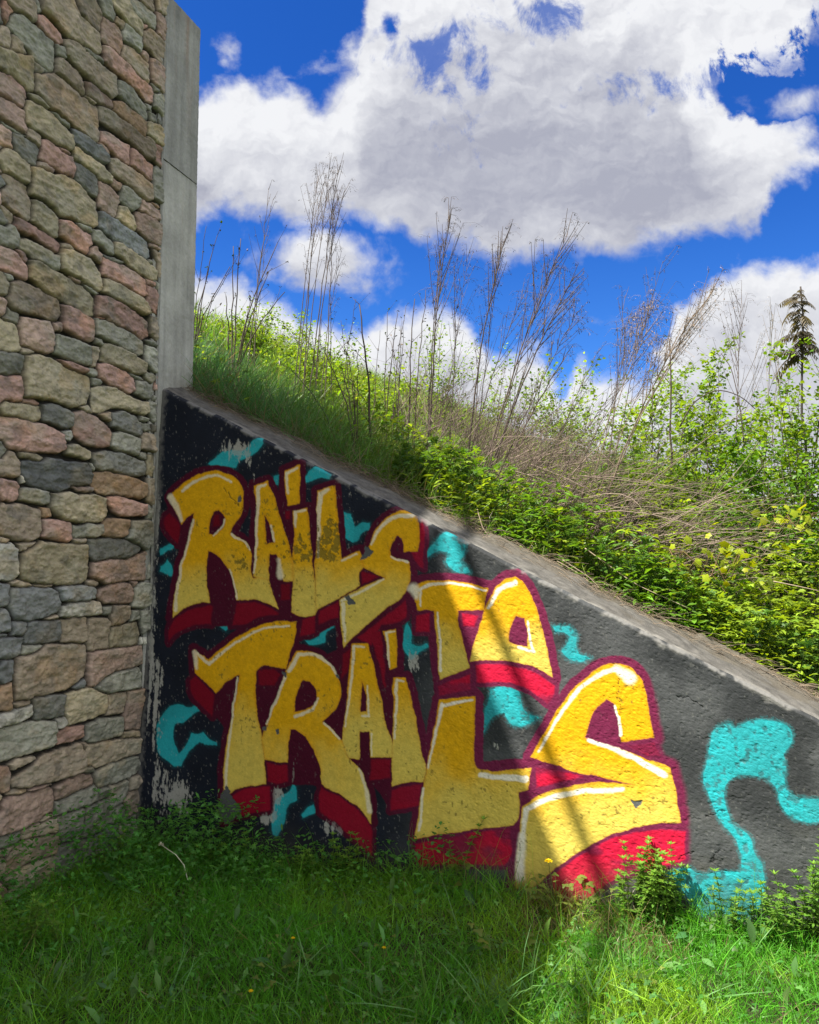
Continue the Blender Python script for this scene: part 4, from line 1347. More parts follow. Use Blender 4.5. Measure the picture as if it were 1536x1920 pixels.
uu = np.concatenate([np.linspace(-300, -12, 12), np.linspace(-8, -.6, 8), np.arange(-.5, 6, .05), np.linspace(6.2, 14, 16), np.linspace(20, 300, 10)])
ww = np.concatenate([np.linspace(-300, -12, 12), np.linspace(-9, -3.2, 12), np.arange(-3.1, .4, .05), np.array([.8, 2, 5, 20, 60, 150, 300])])
U, Wd = np.meshgrid(uu, ww, indexing='ij')
near = (np.abs(U) < 8) & (Wd > -6) & (Wd < .3)
Hh = np.where(near, lawn_h(U, Wd), -1.60) - .012
cs = np.array([.040, .034, .022]) * (.6 + .8 * fbm(U * 11, Wd * 11, 4, 420))[..., None]
cs = mixc(cs, np.array([.045, .080, .018]), sstep(.4, .6, fbm(U * 3, Wd * 3, 3, 425)))
gr = make_mesh('ground', W(U, Wd, Hh).reshape(-1, 3), grid_quads(*U.shape)[:, ::-1], None, M_SOIL, cs.reshape(-1, 3))
tag(gr, 'grassy ground in front of the walls', None, None, 'structure')
uu = np.concatenate([np.linspace(-40, -2, 20), np.arange(-1.9, 6.4, .08), np.linspace(6.6, 16, 12)])
ww = np.concatenate([np.arange(CW_ - .02, 8, .08), np.linspace(8.3, 40, 30), np.array([60., 90])])
U, Wd = np.meshgrid(uu, ww, indexing='ij')
cs = np.array([.050, .042, .026]) * (.6 + .8 * fbm(U * 9, Wd * 9, 4, 430))[..., None]
cs = mixc(cs, np.array([.040, .060, .016]), sstep(.35, .6, fbm(U * 2, Wd * 2, 3, 435)))
em = make_mesh('embankment', W(U, Wd, slope_h(U, Wd) - .01 + .0 * U).reshape(-1, 3), grid_quads(*U.shape)[:, ::-1], None, M_SOIL, cs.reshape(-1, 3))
tag(em, 'grassy embankment rising behind the painted wall', None, None, 'structure')


def put_blades(mb, P, L, wd, lean, col, rs, bend=(0, 4)):
    """grass blades at P with lengths L, widths wd and lean vectors"""
    n = len(P)
    d = rdir(n, .55, 1, rs) + lean
    Rm = basis(d, rdir(n, -.2, .2, rs))
    kind = rs.randint(bend[0], bend[1], n)
    for k in range(bend[0], bend[1]):
        m = kind == k
        # z axis of the template bends away from the growth direction
        mb.stamp(BLADES[k], P[m], Rm[m], np.stack([wd[m], L[m], L[m]], 1), col[m])


def put_leaves(mb, P, dirs, size, col, tpl, rs, flat=.5):
    n = len(P)
    if n == 0: return
    upn = rdir(n, .2, 1, rs) * (1 - flat) + np.array([0, 0, flat])
    Rm = basis(dirs, upn)
    mb.stamp(tpl, P, Rm, np.asarray(size), col)

# ------------------------------------------------------------------ growth on the embankment
GREEN = np.array([.112, .240, .022]); LIME = np.array([.240, .345, .026]); DEEP = np.array([.045, .095, .022])
STRAW = np.array([.30, .235, .165]); TWIG = np.array([.105, .080, .066]); DARKTWIG = np.array([.070, .052, .042])
rs = np.random.RandomState(21)


def scatter(n, u0, u1, w0, w1, rs, dens=None, wpow=1.0):
    u = rs.uniform(u0, u1, n); w = w0 + (w1 - w0) * rs.uniform(0, 1, n) ** wpow
    if dens is not None:
        k = rs.uniform(0, 1, n) < dens(u, w)
        u, w = u[k], w[k]
    return u, w


# tall grass on the slope (countless)
mb = MB()
u, w = scatter(62000, -.9, 4.0, CW_ + .02, 8.0, rs, lambda u, w: np.clip(1.25 - .42 * u + .1 * w, .10, 1) * (.25 + 1.3 * sstep(.35, .6, fbm(u * 1.7, w * 1.7, 3, 440))), 1.5)
P = slope_pt(u, w, -.01); n = len(u)
nearc = sstep(.10, .0, w - CW_)
L = rs.uniform(.18, .46, n) * (1 - .4 * nearc) * (1 + .25 * np.exp(-((u - .5) / .8) ** 2 - ((w - .8) / .5) ** 2)) * (1 - .12 * np.clip(u, 0, 3))
mixg = sstep(.4, .65, fbm(u * 2 + 7, w * 2, 3, 446))[:, None]
mixg = mixg * sstep(.5, 1.8, u + w - .4)[:, None]
shade_cool = sstep(2.3, .9, u + w)[:, None]  # bluish shade near the wall put into the blade colour
col = ((GREEN * .95 * (1 - shade_cool) + np.array([.085, .215, .065]) * shade_cool) * (1 - mixg) + np.array([.17, .235, .035]) * mixg) * np.exp(rs.normal(0, .25, n))[:, None]
dead = rs.uniform(0, 1, n) < .10 + .25 * nearc
col[dead] = STRAW * rs.uniform(.5, 1.1, dead.sum())[:, None]
put_blades(mb, P, L, rs.uniform(.0022, .0045, n) * (1 + .12 * w), np.array([.25, -.15, 0]) * rs.uniform(0, 1, n)[:, None], col, rs)
u, w = scatter(60000, -13.0, 4.5, 4.5, 24.0, rs, lambda u, w: (.35 + .9 * fbm(u * .9, w * .9, 3, 443)) * sstep(-.95 * w + .6, -.75 * w + 1.6, u), 1.5)
P = slope_pt(u, w, -.02); n = len(u)
hue = sstep(.38, .62, fbm(u * .8 + 7, w * .8, 3, 448) + rs.normal(0, .06, n))[:, None]
col = (GREEN * (1 - hue) + LIME * .9 * hue) * np.exp(rs.normal(0, .25, n))[:, None]
dead = rs.uniform(0, 1, n) < .16; col[dead] = STRAW * rs.uniform(.5, 1.1, dead.sum())[:, None]
put_blades(mb, P, rs.uniform(.22, .55, n), rs.uniform(.007, .014, n), rs.normal(0, .3, (n, 3)) * [1, 1, 0], col, rs)
tag(mb.build('slope_grass', M_GRASS), 'long grass covering the embankment behind the painted wall', None, None, 'stuff')

# low leafy ground cover (countless)
mb = MB()
def cover_d(u, w): return np.clip(.03 + .55 * (u - .8) + .25 * sstep(1.6, 3.2, w), .02, 1) * (.30 + 1.1 * sstep(.36, .56, fbm(u * 1.9 + 3, w * 1.9, 3, 450)))
u, w = scatter(150000, -4.5, 6.6, CW_ + .05, 9.5, rs, cover_d, 1.5)
n = len(u)
top = (.10 + .30 * sstep(1.5, 3.0, u) * sstep(.6, 1.8, w) + .42 * fbm(u * 1.5 + 40, w * 1.5, 3, 455)) * sstep(-.02, .22, w - CW_) * (1 + .25 * np.clip(u - 1.5, 0, 2))
z = top * rs.uniform(0, 1, n) ** .55
P = slope_pt(u, w, z)
kind = fbm(u * 3.1 + 11, w * 3.1, 2, 460) + rs.normal(0, .05, n)
hue = sstep(.42, .62, fbm(u * 2.3 + 21, w * 2.3, 3, 465) + rs.normal(0, .05, n))[:, None]
col = (GREEN * (1 - hue) + LIME * hue) * np.exp(rs.normal(0, .28, n))[:, None]
far = 1 + .09 * w
for m, tpl, s0, s1 in ((kind < .47, CUT, .035, .075), ((kind >= .47) & (kind < .56), LEAF, .025, .05), (kind >= .56, LEAF_N, .04, .08)):
    put_leaves(mb, P[m], rdir(m.sum(), -.25, .6, rs), rs.uniform(s0, s1, m.sum()) * far[m], col[m], tpl, rs, .55)
tag(mb.build('slope_undergrowth', M_LEAF), 'low leafy weeds covering the slope', None, None, 'stuff')

# dead thatch along the wall top and brown twiggy thicket (countless)
mb = MB()
for k in range(2300):
    u_ = rs.uniform(-.02, 4.6); w_ = CW_ + rs.normal(.0, .055)
    p = slope_pt(u_, max(w_, .22), rs.uniform(0, .05)); a = rs.uniform(-.4, .9)
    dvec = d2 * math.cos(a) * rs.choice([-1, 1], p=[.3, .7]) + d1 * math.sin(a) * -.6 + np.array([0, 0, rs.uniform(-.55, .25)])
    L = rs.uniform(.05, .20); t = np.linspace(0, 1, 4)[:, None]
    pts = p + dvec * L * t + np.array([0, 0, 1.0]) * (rs.uniform(0, .05) * t - rs.uniform(.02, .10) * t * t)
    mb.tube(pts, rs.uniform(.0008, .0018), .0006, STRAW * rs.uniform(.35, 1.0), 3, False)
tag(mb.build('dead_thatch', M_DRY), 'matted dead grass hanging over the sloping wall top', None, None, 'stuff')
mb = MB()
for k in range(2300):
    x = rs.normal(1000, 160); w_ = rs.uniform(.9, 3.6)
    if x < 740: continue
    u_ = float(in_px_u(x, w_)); p = slope_pt(u_, w_, rs.uniform(.05, .50))
    dvec = d2 * rs.normal(.45, .5) + d1 * rs.normal(0, .35) + np.array([0, 0, rs.uniform(.15, 1.0)]); dvec /= np.linalg.norm(dvec)
    L = rs.uniform(.20, .65); t = np.linspace(0, 1, 4)[:, None]
    pts = p + dvec * L * t + rs.normal(0, .05, 3) * t * t
    mb.tube(pts, rs.uniform(.0012, .0026), .0007, (TWIG * 1.7 if rs.rand() < .5 else np.array([.24, .18, .145])) * rs.uniform(.6, 1.3), 3, False)
    if rs.rand() < .7:
        q = pts[2]; d_ = dvec + rs.normal(0, .6, 3)
        mb.tube(np.array([q, q + d_ * L * .35]), .001, .0006, TWIG * rs.uniform(.8, 1.5), 3, False)
tag(mb.build('twig_thicket', M_DRY), 'brown twiggy thicket of dead stems on the slope', None, None, 'stuff')
mb = MB()
for k in range(230):
    x0 = rs.uniform(920, 1330); w0_ = rs.uniform(.8, 1.9)
    u0_ = float(in_px_u(x0, w0_)); p0 = slope_pt(u0_, w0_, rs.uniform(.22, .58))
    a = rs.normal(.20, .34); L = rs.uniform(.25, .95)
    dvec = d2 * math.cos(a) + d1 * rs.normal(.1, .35) + np.array([0, 0, math.sin(a) + .03])
    t = np.linspace(0, 1, 6)[:, None]
    pts = p0 + dvec * L * t + np.array([0, 0, 1]) * (rs.uniform(.0, .16) * t - rs.uniform(.05, .24) * t * t) + rs.normal(0, .10, 3) * t * t
    mb.tube(pts, rs.uniform(.0014, .0030), .0009, np.array([.255, .195, .155]) * rs.uniform(.5, 1.4), 4, False)
    for j in range(rs.randint(0, 5)):
        q = pts[rs.randint(3, 6)]; mb.tube(np.array([q, q + (dvec * .5 + rs.normal(0, .5, 3)) * .13]), .0009, .0005, STRAW * rs.uniform(.6, 1.1), 3, False)
tag(mb.build('fallen_stalks', M_DRY), 'heap of fallen straw coloured stalks lying across the slope', None, None, 'stuff')


# ---- tall dead weeds: every clump is a thing with its stems and seed heads
def weed_clump(name, label, w, stems, plume=1.0, r=.0032, group='tall dead weeds standing on the embankment', seed=1, col=TWIG):
    rs = np.random.RandomState(seed)
    ub = float(in_px_u(stems[0][0], w)); base = slope_pt(ub, w)
    root = empty(name, base); tag(root, label, 'dead weed', group)
    inv = np.asarray(base)
    for (xb, xt, yt, pl) in stems:
        w_ = w + rs.normal(0, .12)
        b = slope_pt(float(in_px_u(xb, w_)), w_, -.02) - inv
        tp = at_px(xt, yt, w_ + rs.normal(0, .15)) - inv
        n = 14; t = np.linspace(0, 1, n)[:, None]
        L = np.linalg.norm(tp - b)
        sag = np.array([0, 0, 1.0]) * .05 * L * np.sin(math.pi * t) + rs.normal(0, .012 * L, 3) * np.sin(math.pi * t)
        pts = b + (tp - b) * t + sag + rs.normal(0, .003, (n, 3))
        sm = MB(); rr = 1.85 * r * rs.uniform(.6, 1.3)
        sm.tube(pts, rr, rr * .28, col * rs.uniform(.75, 1.25), 5)
        ax = (tp - b) / L; p0 = rs.uniform(.42, .70); up_ = rs.uniform(.28, .62)
        if pl > 0:
            for f in np.linspace(p0, .99, int(12 * pl) + 3):
                i = f * (n - 1); k = int(i); p = pts[k] + (pts[min(k + 1, n - 1)] - pts[k]) * (i - k)
                lb = L * rs.uniform(.10, .20) * (1.15 - f) * 1.7 * (.5 + .5 * min(pl, 1.2)) + .03
                side = np.cross(ax, rdir(1, -1, 1, rs)[0]); side /= np.linalg.norm(side)
                tt = np.linspace(0, 1, 5)[:, None]
                br = p + (side * up_ + ax * 1.0) * lb * tt + ax * lb * .3 * tt ** 2
                sm.tube(br, rr * .46, rr * .2, col * rs.uniform(.8, 1.3), 3, False)
                if f > .55:
                    for m in range(int(3.4 * plume) + 1):
                        q = br[rs.randint(1, 5)]
                        d_ = side * rs.normal(.3, .5) + rdir(1, -.4, .5, rs)[0]
                        l2 = rs.uniform(.025, .07) * plume
                        c_ = np.array([q, q + d_ * l2 * .6, q + d_ * l2 + np.array([0, 0, -l2 * .5])])
                        sm.tube(c_, .0009, .0005, col * rs.uniform(.9, 1.5), 3, False)
                        ns = 4
                        sp = c_[0] + (c_[2] - c_[0]) * rs.uniform(.2, 1, ns)[:, None]
                        sm.stamp(LEAF_N, sp, basis(rdir(ns, -1, .3, rs)), rs.uniform(.008, .018, ns) * (.6 + .4 * plume), col * rs.uniform(.9, 1.9, ns)[:, None])
        sm.build('stem', M_DRY, root)
    return root


weed_clump('dead_weed', 'tall sheaf of thin dead stems leaning right, highest against the big cloud', 2.3,
           [(545, 597, 330, .9), (552, 606, 345, .6), (560, 618, 322, 1.0), (572, 634, 318, 1.0), (584, 645, 360, .9), (596, 640, 470, .5), (565, 590, 420, .5), (604, 625, 400, .5)], 1.0, .0034, seed=31)
weed_clump('dead_weed', 'two very thin dead stems rising beside the concrete wall end', 2.0,
           [(452, 505, 352, .3), (470, 512, 372, .3), (462, 498, 460, .2)], .4, .0026, seed=32)
weed_clump('dead_weed', 'upright dead weed with a feathery plume left of the slope centre', 1.7,
           [(806, 843, 408, 1.3), (815, 878, 478, .8), (800, 826, 470, .8), (838, 852, 500, .6), (795, 818, 560, .3)], 1.2, .0036, seed=33)
weed_clump('dead_weed', 'branching dead weed with a plume against the blue sky, leaning slightly right', 1.6,
           [(872, 946, 452, 1.1), (880, 930, 520, .9), (865, 985, 545, .8), (890, 905, 610, .5)], 1.2, .0036, seed=34)
weed_clump('dead_weed', 'dead weed leaning far right with several plumes near the slope centre', 1.5,
           [(888, 1064, 436, 1.3), (896, 1075, 520, 1.1), (905, 1082, 585, .9), (900, 1040, 500, 1.0), (910, 1010, 620, .6), (915, 1065, 660, .5)], 1.3, .0036, seed=35)
weed_clump('dead_weed', 'thin dead weed standing between the leaning plumes and the bare dark stem', 1.6,
           [(1120, 1243, 488, .9), (1115, 1172, 555, .5), (1105, 1190, 600, .6)], .9, .0032, seed=36)
weed_clump('dead_weed', 'drooping dead goldenrod plume leaning right in front of the right cloud', 1.4,
           [(1085, 1337, 545, 1.5), (1095, 1300, 590, 1.0), (1060, 1225, 575, 1.4), (1070, 1215, 610, 1.2), (1080, 1245, 640, .8)], 1.7, .0038, seed=37, col=np.array([.185, .14, .10]))
weed_clump('dead_weed', 'pyramid shaped dead weed standing above the right shrubs', 3.0,
           [(1372, 1390, 563, 1.6)], 1.1, .0036, seed=38)
weed_clump('dead_weed', 'faint pale dead weeds between the pyramid shaped weed and the brown frond plant', 3.4,
           [(1425, 1450, 590, .8), (1440, 1468, 605, .9), (1415, 1420, 640, .6)], .9, .0028, seed=39, col=np.array([.22, .19, .16]))
weed_clump('dead_weed', 'short dead stems leaning right over the brown thicket', 1.3,
           [(985, 1120, 660, .5), (1000, 1160, 720, .5), (960, 1090, 745, .4), (1020, 1185, 690, .4), (940, 1010, 700, .4)], .7, .0030, seed=40)


# ---- bare woody saplings with buds
def sapling(label, w, stems, r, seed, leafy=.0, col=DARKTWIG, name='bare_sapling'):
    rs = np.random.RandomState(seed)
    base = slope_pt(float(in_px_u(stems[0][0], w)), w); inv = np.asarray(base)
    root = empty(name, base); tag(root, label, 'sapling', 'bare saplings on the embankment')
    for st in stems:
        xb, xt, yt = st[:3]; k = st[3] if len(st) > 3 else 1
        b = slope_pt(float(in_px_u(xb, w)), w, -.03) - inv; tp = at_px(xt, yt, w + rs.normal(0, .08)) - inv
        n = 12; t = np.linspace(0, 1, n)[:, None]; L = np.linalg.norm(tp - b)
        out = np.array([tp[0] - b[0], tp[1] - b[1], 0])
        pts = b + (tp - b) * t - out * .22 * np.sin(math.pi * t) + np.array([0, 0, 1]) * 0 * t + rs.normal(0, .004, (n, 3))
        sm = MB(); sm.tube(pts, r * k * 1.25, r * k * .5, col * rs.uniform(.8, 1.3), 6)
        for j in range(int(L * 7)):
            i = rs.randint(3, n); q = pts[i]; side = np.cross(pts[i] - pts[i - 1], rdir(1, -1, 1, rs)[0]); side /= np.linalg.norm(side) + 1e-9
            d_ = side * .6 + (pts[i] - pts[i - 1]) / np.linalg.norm(pts[i] - pts[i - 1]) * .8
            l_ = rs.uniform(.015, .05) if rs.rand() < .7 else rs.uniform(.08, .22)
            sm.tube(np.array([q, q + d_ * l_]), r * .35, r * .15, col * rs.uniform(.9, 1.4), 4)
            m = rs.randint(1, 4)
            cc = np.array([.16, .11, .06]) if rs.rand() > leafy else LIME * .9
            sm.stamp(LEAF, np.repeat((q + d_ * l_)[None], m, 0), basis(rdir(m, -.2, 1, rs)), rs.uniform(.012, .03, m), cc * rs.uniform(.7, 1.3, m)[:, None])
        sm.build('stem', M_DRY, root)


sapling('forked bare sapling with budding twigs nearest the concrete wall end', 1.6,
        [(424, 423, 555, 1.1), (428, 437, 462), (431, 452, 448), (434, 521, 455), (437, 506, 508), (436, 532, 548), (440, 470, 565, .7)], .0062, 51, .25)
sapling('half hidden budding branches reaching out from behind the concrete wall end', 1.5,
        [(352, 400, 470), (350, 432, 500), (355, 408, 440, .8), (350, 388, 425, .7), (354, 448, 478, .7)], .0055, 52, .5)
sapling('single straight bare stem, thickest on the slope, right of the dark grass', 1.0, [(695, 675, 572, 1.35)], .0068, 53, .1)
sapling('forked dark sapling rooted beside the wall top in the shaded grass', .75,
        [(667, 607, 652), (667, 642, 690), (668, 655, 668, .8), (668, 672, 655, .8), (667, 663, 700, .8)], .0052, 54, .1)
sapling('smooth green stem leaning left out of the shaded grass', .8, [(634, 544, 690, 1.2)], .0048, 55, 0, np.array([.075, .095, .045]))
sapling('row of low bare shoots on the skyline left of the tall plume', 2.6,
        [(618, 620, 556), (640, 668, 560, .8), (655, 640, 600, .8), (720, 727, 585), (735, 760, 575, .8), (748, 752, 610, .8), (590, 604, 590, .8), (700, 712, 620, .7)], .0050, 56, .45)
sapling('bare shoots standing just right of the thickest stem', 1.6,
        [(722, 745, 588, .9), (742, 757, 640, .8), (765, 777, 560, 1.2), (775, 800, 545, .9), (758, 735, 640, .7)], .0056, 57, .3)
sapling('straight dark bare stem rising through the right shrubs', 2.2, [(1262, 1257, 636, 1.3), (1230, 1222, 720, .8)], .0070, 58, .5)


# ---- dead frond plant on the far right
def frond_plant(w, xb, xt, yt):
    rs = np.random.RandomState(61)
    base = slope_pt(float(in_px_u(xb, w)), w); inv = np.asarray(base)
    root = empty('frond_plant', base); tag(root, 'dark stem with drooping brown dead fronds at the right edge', 'dead frond plant')
    b = np.zeros(3); tp = at_px(xt, yt, w) - inv; n = 12; t = np.linspace(0, 1, n)[:, None]
    pts = b + (tp - b) * t + rs.normal(0, .010, (n, 3)); mb = MB(); mb.tube(pts, .012, .006, np.array([.055, .045, .038]), 6); mb.build('stem', M_DRY, root)
    H = np.linalg.norm(tp); ax = tp / H
    f0 = 1 - 140.0 / (float(to_px(base[None])[1][0]) - yt)
    for k in range(46):
        f = rs.uniform(f0, 1.0); p = tp * f; a = rs.uniform(0, 6.28)
        side = d2 * math.cos(a) + d1 * math.sin(a)
        L = H * (1 - f0) * rs.uniform(.08, .33) * (1.25 - .5 * (f - f0) / (1 - f0))
        tt = np.linspace(0, 1, 9)[:, None]
        rc = p + side * L * tt + np.array([0, 0, 1]) * L * (rs.uniform(.2, 1.1) * tt - rs.uniform(.7, 1.5) * tt ** 2) + rs.normal(0, .06, 3) * L * tt ** 2
        fb = MB(); c0 = np.array([.135, .115, .090]) * rs.uniform(.6, 1.6)
        fb.tube(rc, .002, .001, c0 * .8, 4, False)
        for i in range(1, 9):
            tg = rc[i] - rc[i - 1]; tg /= np.linalg.norm(tg); sd = np.cross(tg, [0, 0, 1.0]); sd /= np.linalg.norm(sd)
            dd = np.array([sd + tg * .5 + [0, 0, -.6], -sd + tg * .5 + [0, 0, -.6]])
            fb.stamp(LEAF_N, np.repeat(rc[i][None], 2, 0), basis(dd), np.array([1., 1.]) * L * .55 * (1.1 - .06 * i) * rs.uniform(.8, 1.1), c0 * rs.uniform(.8, 1.2, 2)[:, None])
        fb.build('frond', M_LEAF, root)
frond_plant(2.4, 1516, 1498, 536)


# ---- leafy shrubs
def shrub(label, x, ytop, w, wide, nl, seed, col=LIME, size=(.03, .055), flowers=0, name='leafy_shrub', lean=0.0, tpl=LEAF, sparse=1.0, group='leafy shrubs on the embankment'):
    rs = np.random.RandomState(seed)
    u_ = float(in_px_u(x, w)); base = slope_pt(u_, w); inv = np.asarray(base)
    tp = at_px(x, ytop, w); H = max(.25, tp[2] - inv[2])
    root = empty(name, base); tag(root, label, 'shrub', group)
    br = MB(); tips = []
    for k in range(int(9 + 6 * wide)):
        a = rs.uniform(0, 2 * math.pi); rr = wide * rs.uniform(.2, 1.0)
        end = np.array([rr * math.cos(a) + lean, rr * math.sin(a), 0]) + np.array([0, 0, H * rs.uniform(.62, 1.02) * (1.05 - .35 * (rr / wide) ** 2)])
        mid = end * [.35, .35, .62] + rs.normal(0, .05, 3)
        t = np.linspace(0, 1, 9)[:, None]
        pts = 2 * t * (1 - t) * mid + t * t * end
        br.tube(pts, .0065, .0018, DARKTWIG * rs.uniform(.8, 1.6), 5, False)
        for j in range(9):
            i = rs.randint(3, 9); q = pts[i]
            d_ = (pts[i] - pts[i - 1]); d_ /= np.linalg.norm(d_); d_ = d_ * .8 + rdir(1, -.4, .9, rs)[0] * .9
            l_ = rs.uniform(.10, .34) * (.5 + .5 * wide) * min(1, H)
            tt = np.linspace(0, 1, 4)[:, None]; sub = q + d_ * l_ * tt + np.array([0, 0, -.10 * l_]) * tt ** 2
            br.tube(sub, .0024, .0010, DARKTWIG * rs.uniform(1, 1.8), 3, False)
            tips += [(sub[s], d_) for s in (1, 2, 3, 3)]
        tips += [(pts[s] + rs.normal(0, .10, 3) * wide, pts[s] - pts[s - 1]) for s in (2, 3, 3, 4, 4, 5, 6, 7, 8, 8)]
    br.build('branches', M_DRY, root)
    T = np.array([a for a, b in tips]); Dd = np.array([b / (np.linalg.norm(b) + 1e-9) for a, b in tips])
    nl = int(nl * 1.45)
    pick = rs.randint(0, len(T), nl)
    tone = np.exp(rs.normal(0, .22, len(T)))
    P = T[pick] + rs.normal(0, .028, (nl, 3)) * sparse
    dirs = Dd[pick] * .35 + rdir(nl, -.5, .7, rs)
    shade = tone[pick][:, None] * np.exp(rs.normal(0, .15, nl))[:, None]
    hue = rs.uniform(0, 1, (len(T), 1))[pick]
    c = (np.asarray(col) * hue + GREEN * (1 - hue)) * shade
    lf = MB(); put_leaves(lf, P, dirs, size[0] * .8 + (size[1] - size[0] * .8) * rs.uniform(0, 1, nl) ** 1.6, c, tpl, rs, .35)
    lf.build('leaves', M_LEAF, root)
    if flowers:
        k = rs.choice(len(T), flowers)
        for q in T[k] + rs.normal(0, .02, (flowers, 3)) + [0, 0, .02]:
            m = 9; fl = MB()
            fl.stamp(LEAF, q + rs.normal(0, .006, (m, 3)), basis(rdir(m, 0, 1, rs)), rs.uniform(.012, .02, m), np.array([.50, .50, .30]) * rs.uniform(.8, 1.1, m)[:, None])
            fl.build('flower_cluster', M_PETAL, root)


shrub('tall airy shrub under the drooping goldenrod, its top against the right cloud', 1290, 655, 3.6, .62, 2300, 71, flowers=26)
shrub('broad shrub behind the arching cane, right of the straight dark stem', 1375, 690, 3.4, .70, 2400, 72)
shrub('shrub below the brown fronds at the right edge', 1500, 690, 2.8, .62, 2300, 73, flowers=14)
shrub('leafy bush hiding the foot of the brown frond plant', 1515, 665, 2.15, .42, 1500, 86)
shrub('wide green shrub in the gap below the blue notch of sky', 1175, 690, 4.2, .70, 2200, 74)
shrub('lower shrub behind the brown twiggy thicket', 1060, 735, 4.6, .70, 1900, 75, sparse=1.3)
shrub('loose shrub behind the leaning dead weeds left of the thicket', 930, 690, 5.0, .70, 1500, 76, sparse=1.4)
shrub('thinly leaved shrub below the low cloud, behind the upright plume', 810, 640, 4.6, .60, 1000, 77, sparse=1.6, size=(.028, .048))
shrub('thin yellow green shrub on the skyline behind the tall sheaf of stems', 590, 600, 4.8, .62, 1100, 78, sparse=1.5, size=(.028, .048))
shrub('low bush on the skyline nearest the concrete wall end', 470, 590, 4.4, .55, 1000, 79, sparse=1.4, size=(.028, .05))
shrub('dense dark green shrub in the lower right, over the fallen stalks', 1490, 800, 1.9, .50, 2300, 80, col=GREEN, flowers=26)
shrub('shrub with fresh lime leaves in front of the tall airy shrub', 1330, 770, 2.6, .50, 1900, 81)
shrub('small leafy bush at the left end of the fallen stalks', 1215, 800, 2.2, .42, 1500, 82)
shrub('low bush between the two bare saplings on the shaded slope', 560, 655, 3.0, .50, 900, 83, sparse=1.4)
shrub('low lime bush behind the thickest bare stem', 720, 690, 3.2, .52, 1000, 84, sparse=1.4)


# ---- grape vines with big yellow green leaves
def vine(label, x0, x1, y0, y1, w, n, seed):
    rs = np.random.RandomState(seed)
    base = slope_pt(float(in_px_u((x0 + x1) / 2, w)), w); inv = np.asarray(base)
    root = empty('grape_vine', base); tag(root, label, 'vine', 'grape vines on the slope')
    cn = MB(); lf = MB()
    for k in range(5):
        pts = np.array([at_px(x0 + (x1 - x0) * t, y0 + (y1 - y0) * (rs.uniform(.2, .9) + .1 * math.sin(5 * t + k)), w + rs.normal(0, .1)) for t in np.linspace(0, 1, 8)]) - inv
        cn.tube(pts, .0025, .0015, np.array([.16, .10, .05]), 4)
    P = np.array([at_px(rs.normal((x0 + x1) / 2, (x1 - x0) * .27), rs.normal((y0 + y1) / 2, (y1 - y0) * .27), w + rs.normal(0, .12)) for k in range(n)]) - inv
    lf.stamp(GRAPE, P, basis(rdir(n, -.6, .4, rs), rdir(n, .1, .9, rs) - d1 * .5), rs.uniform(.035, .075, n), jit(np.array([.300, .360, .014]), n, .2, rs))
    cn.build('canes', M_DRY, root); lf.build('leaves', M_LEAF, root)
vine('vine with large yellow green leaves beside the wall top', 1255, 1440, 990, 1125, .72, 60, 91)
vine('small vine with yellow leaves near the right edge under the dark shrub', 1430, 1540, 940, 1010, .95, 26, 92)


# ---- leafy weeds along the back edge of the wall top
def weed(name, h, ns, tpl, size, col, seed, step=.035, spread=.10):
    """one prototype: stems and leaves around the origin"""
    rs = np.random.RandomState(seed)
    root = empty(name); st = MB(); lf = MB()
    for k in range(ns):
        a = rs.uniform(0, 6.28); b = np.array([math.cos(a), math.sin(a), 0]) * rs.uniform(0, spread)
        hh = h * rs.uniform(.55, 1.0); lean = np.array([math.cos(a), math.sin(a), 0]) * rs.uniform(.05, .35) * hh
        n = max(4, int(hh / step)); t = np.linspace(0, 1, n)[:, None]
        pts = b + np.array([0, 0, hh]) * t + lean * t * t + rs.normal(0, .004, (n, 3))
        st.tube(pts, .0024, .0012, np.array([.08, .12, .03]), 4, False)
        for i in range(1, n):
            m = 2 if i < n - 1 else 5
            an = rs.uniform(0, 6.28) + np.arange(m) * 6.28 / m
            dd = np.stack([np.cos(an), np.sin(an), np.full(m, rs.uniform(.1, .7) if i < n - 1 else 1.0)], 1)
            s_ = size * rs.uniform(.6, 1.1, m) * (1.15 - .55 * i / n)
            lf.stamp(tpl, np.repeat(pts[i][None], m, 0), basis(dd, np.tile([0, 0, 1.], (m, 1)) + rs.normal(0, .25, (m, 3))), s_, jit(col, m, .22, rs) * (.8 + .5 * i / n))
    st.build('stems', M_STEM, root); lf.build('leaves', M_LEAF, root)
    return root


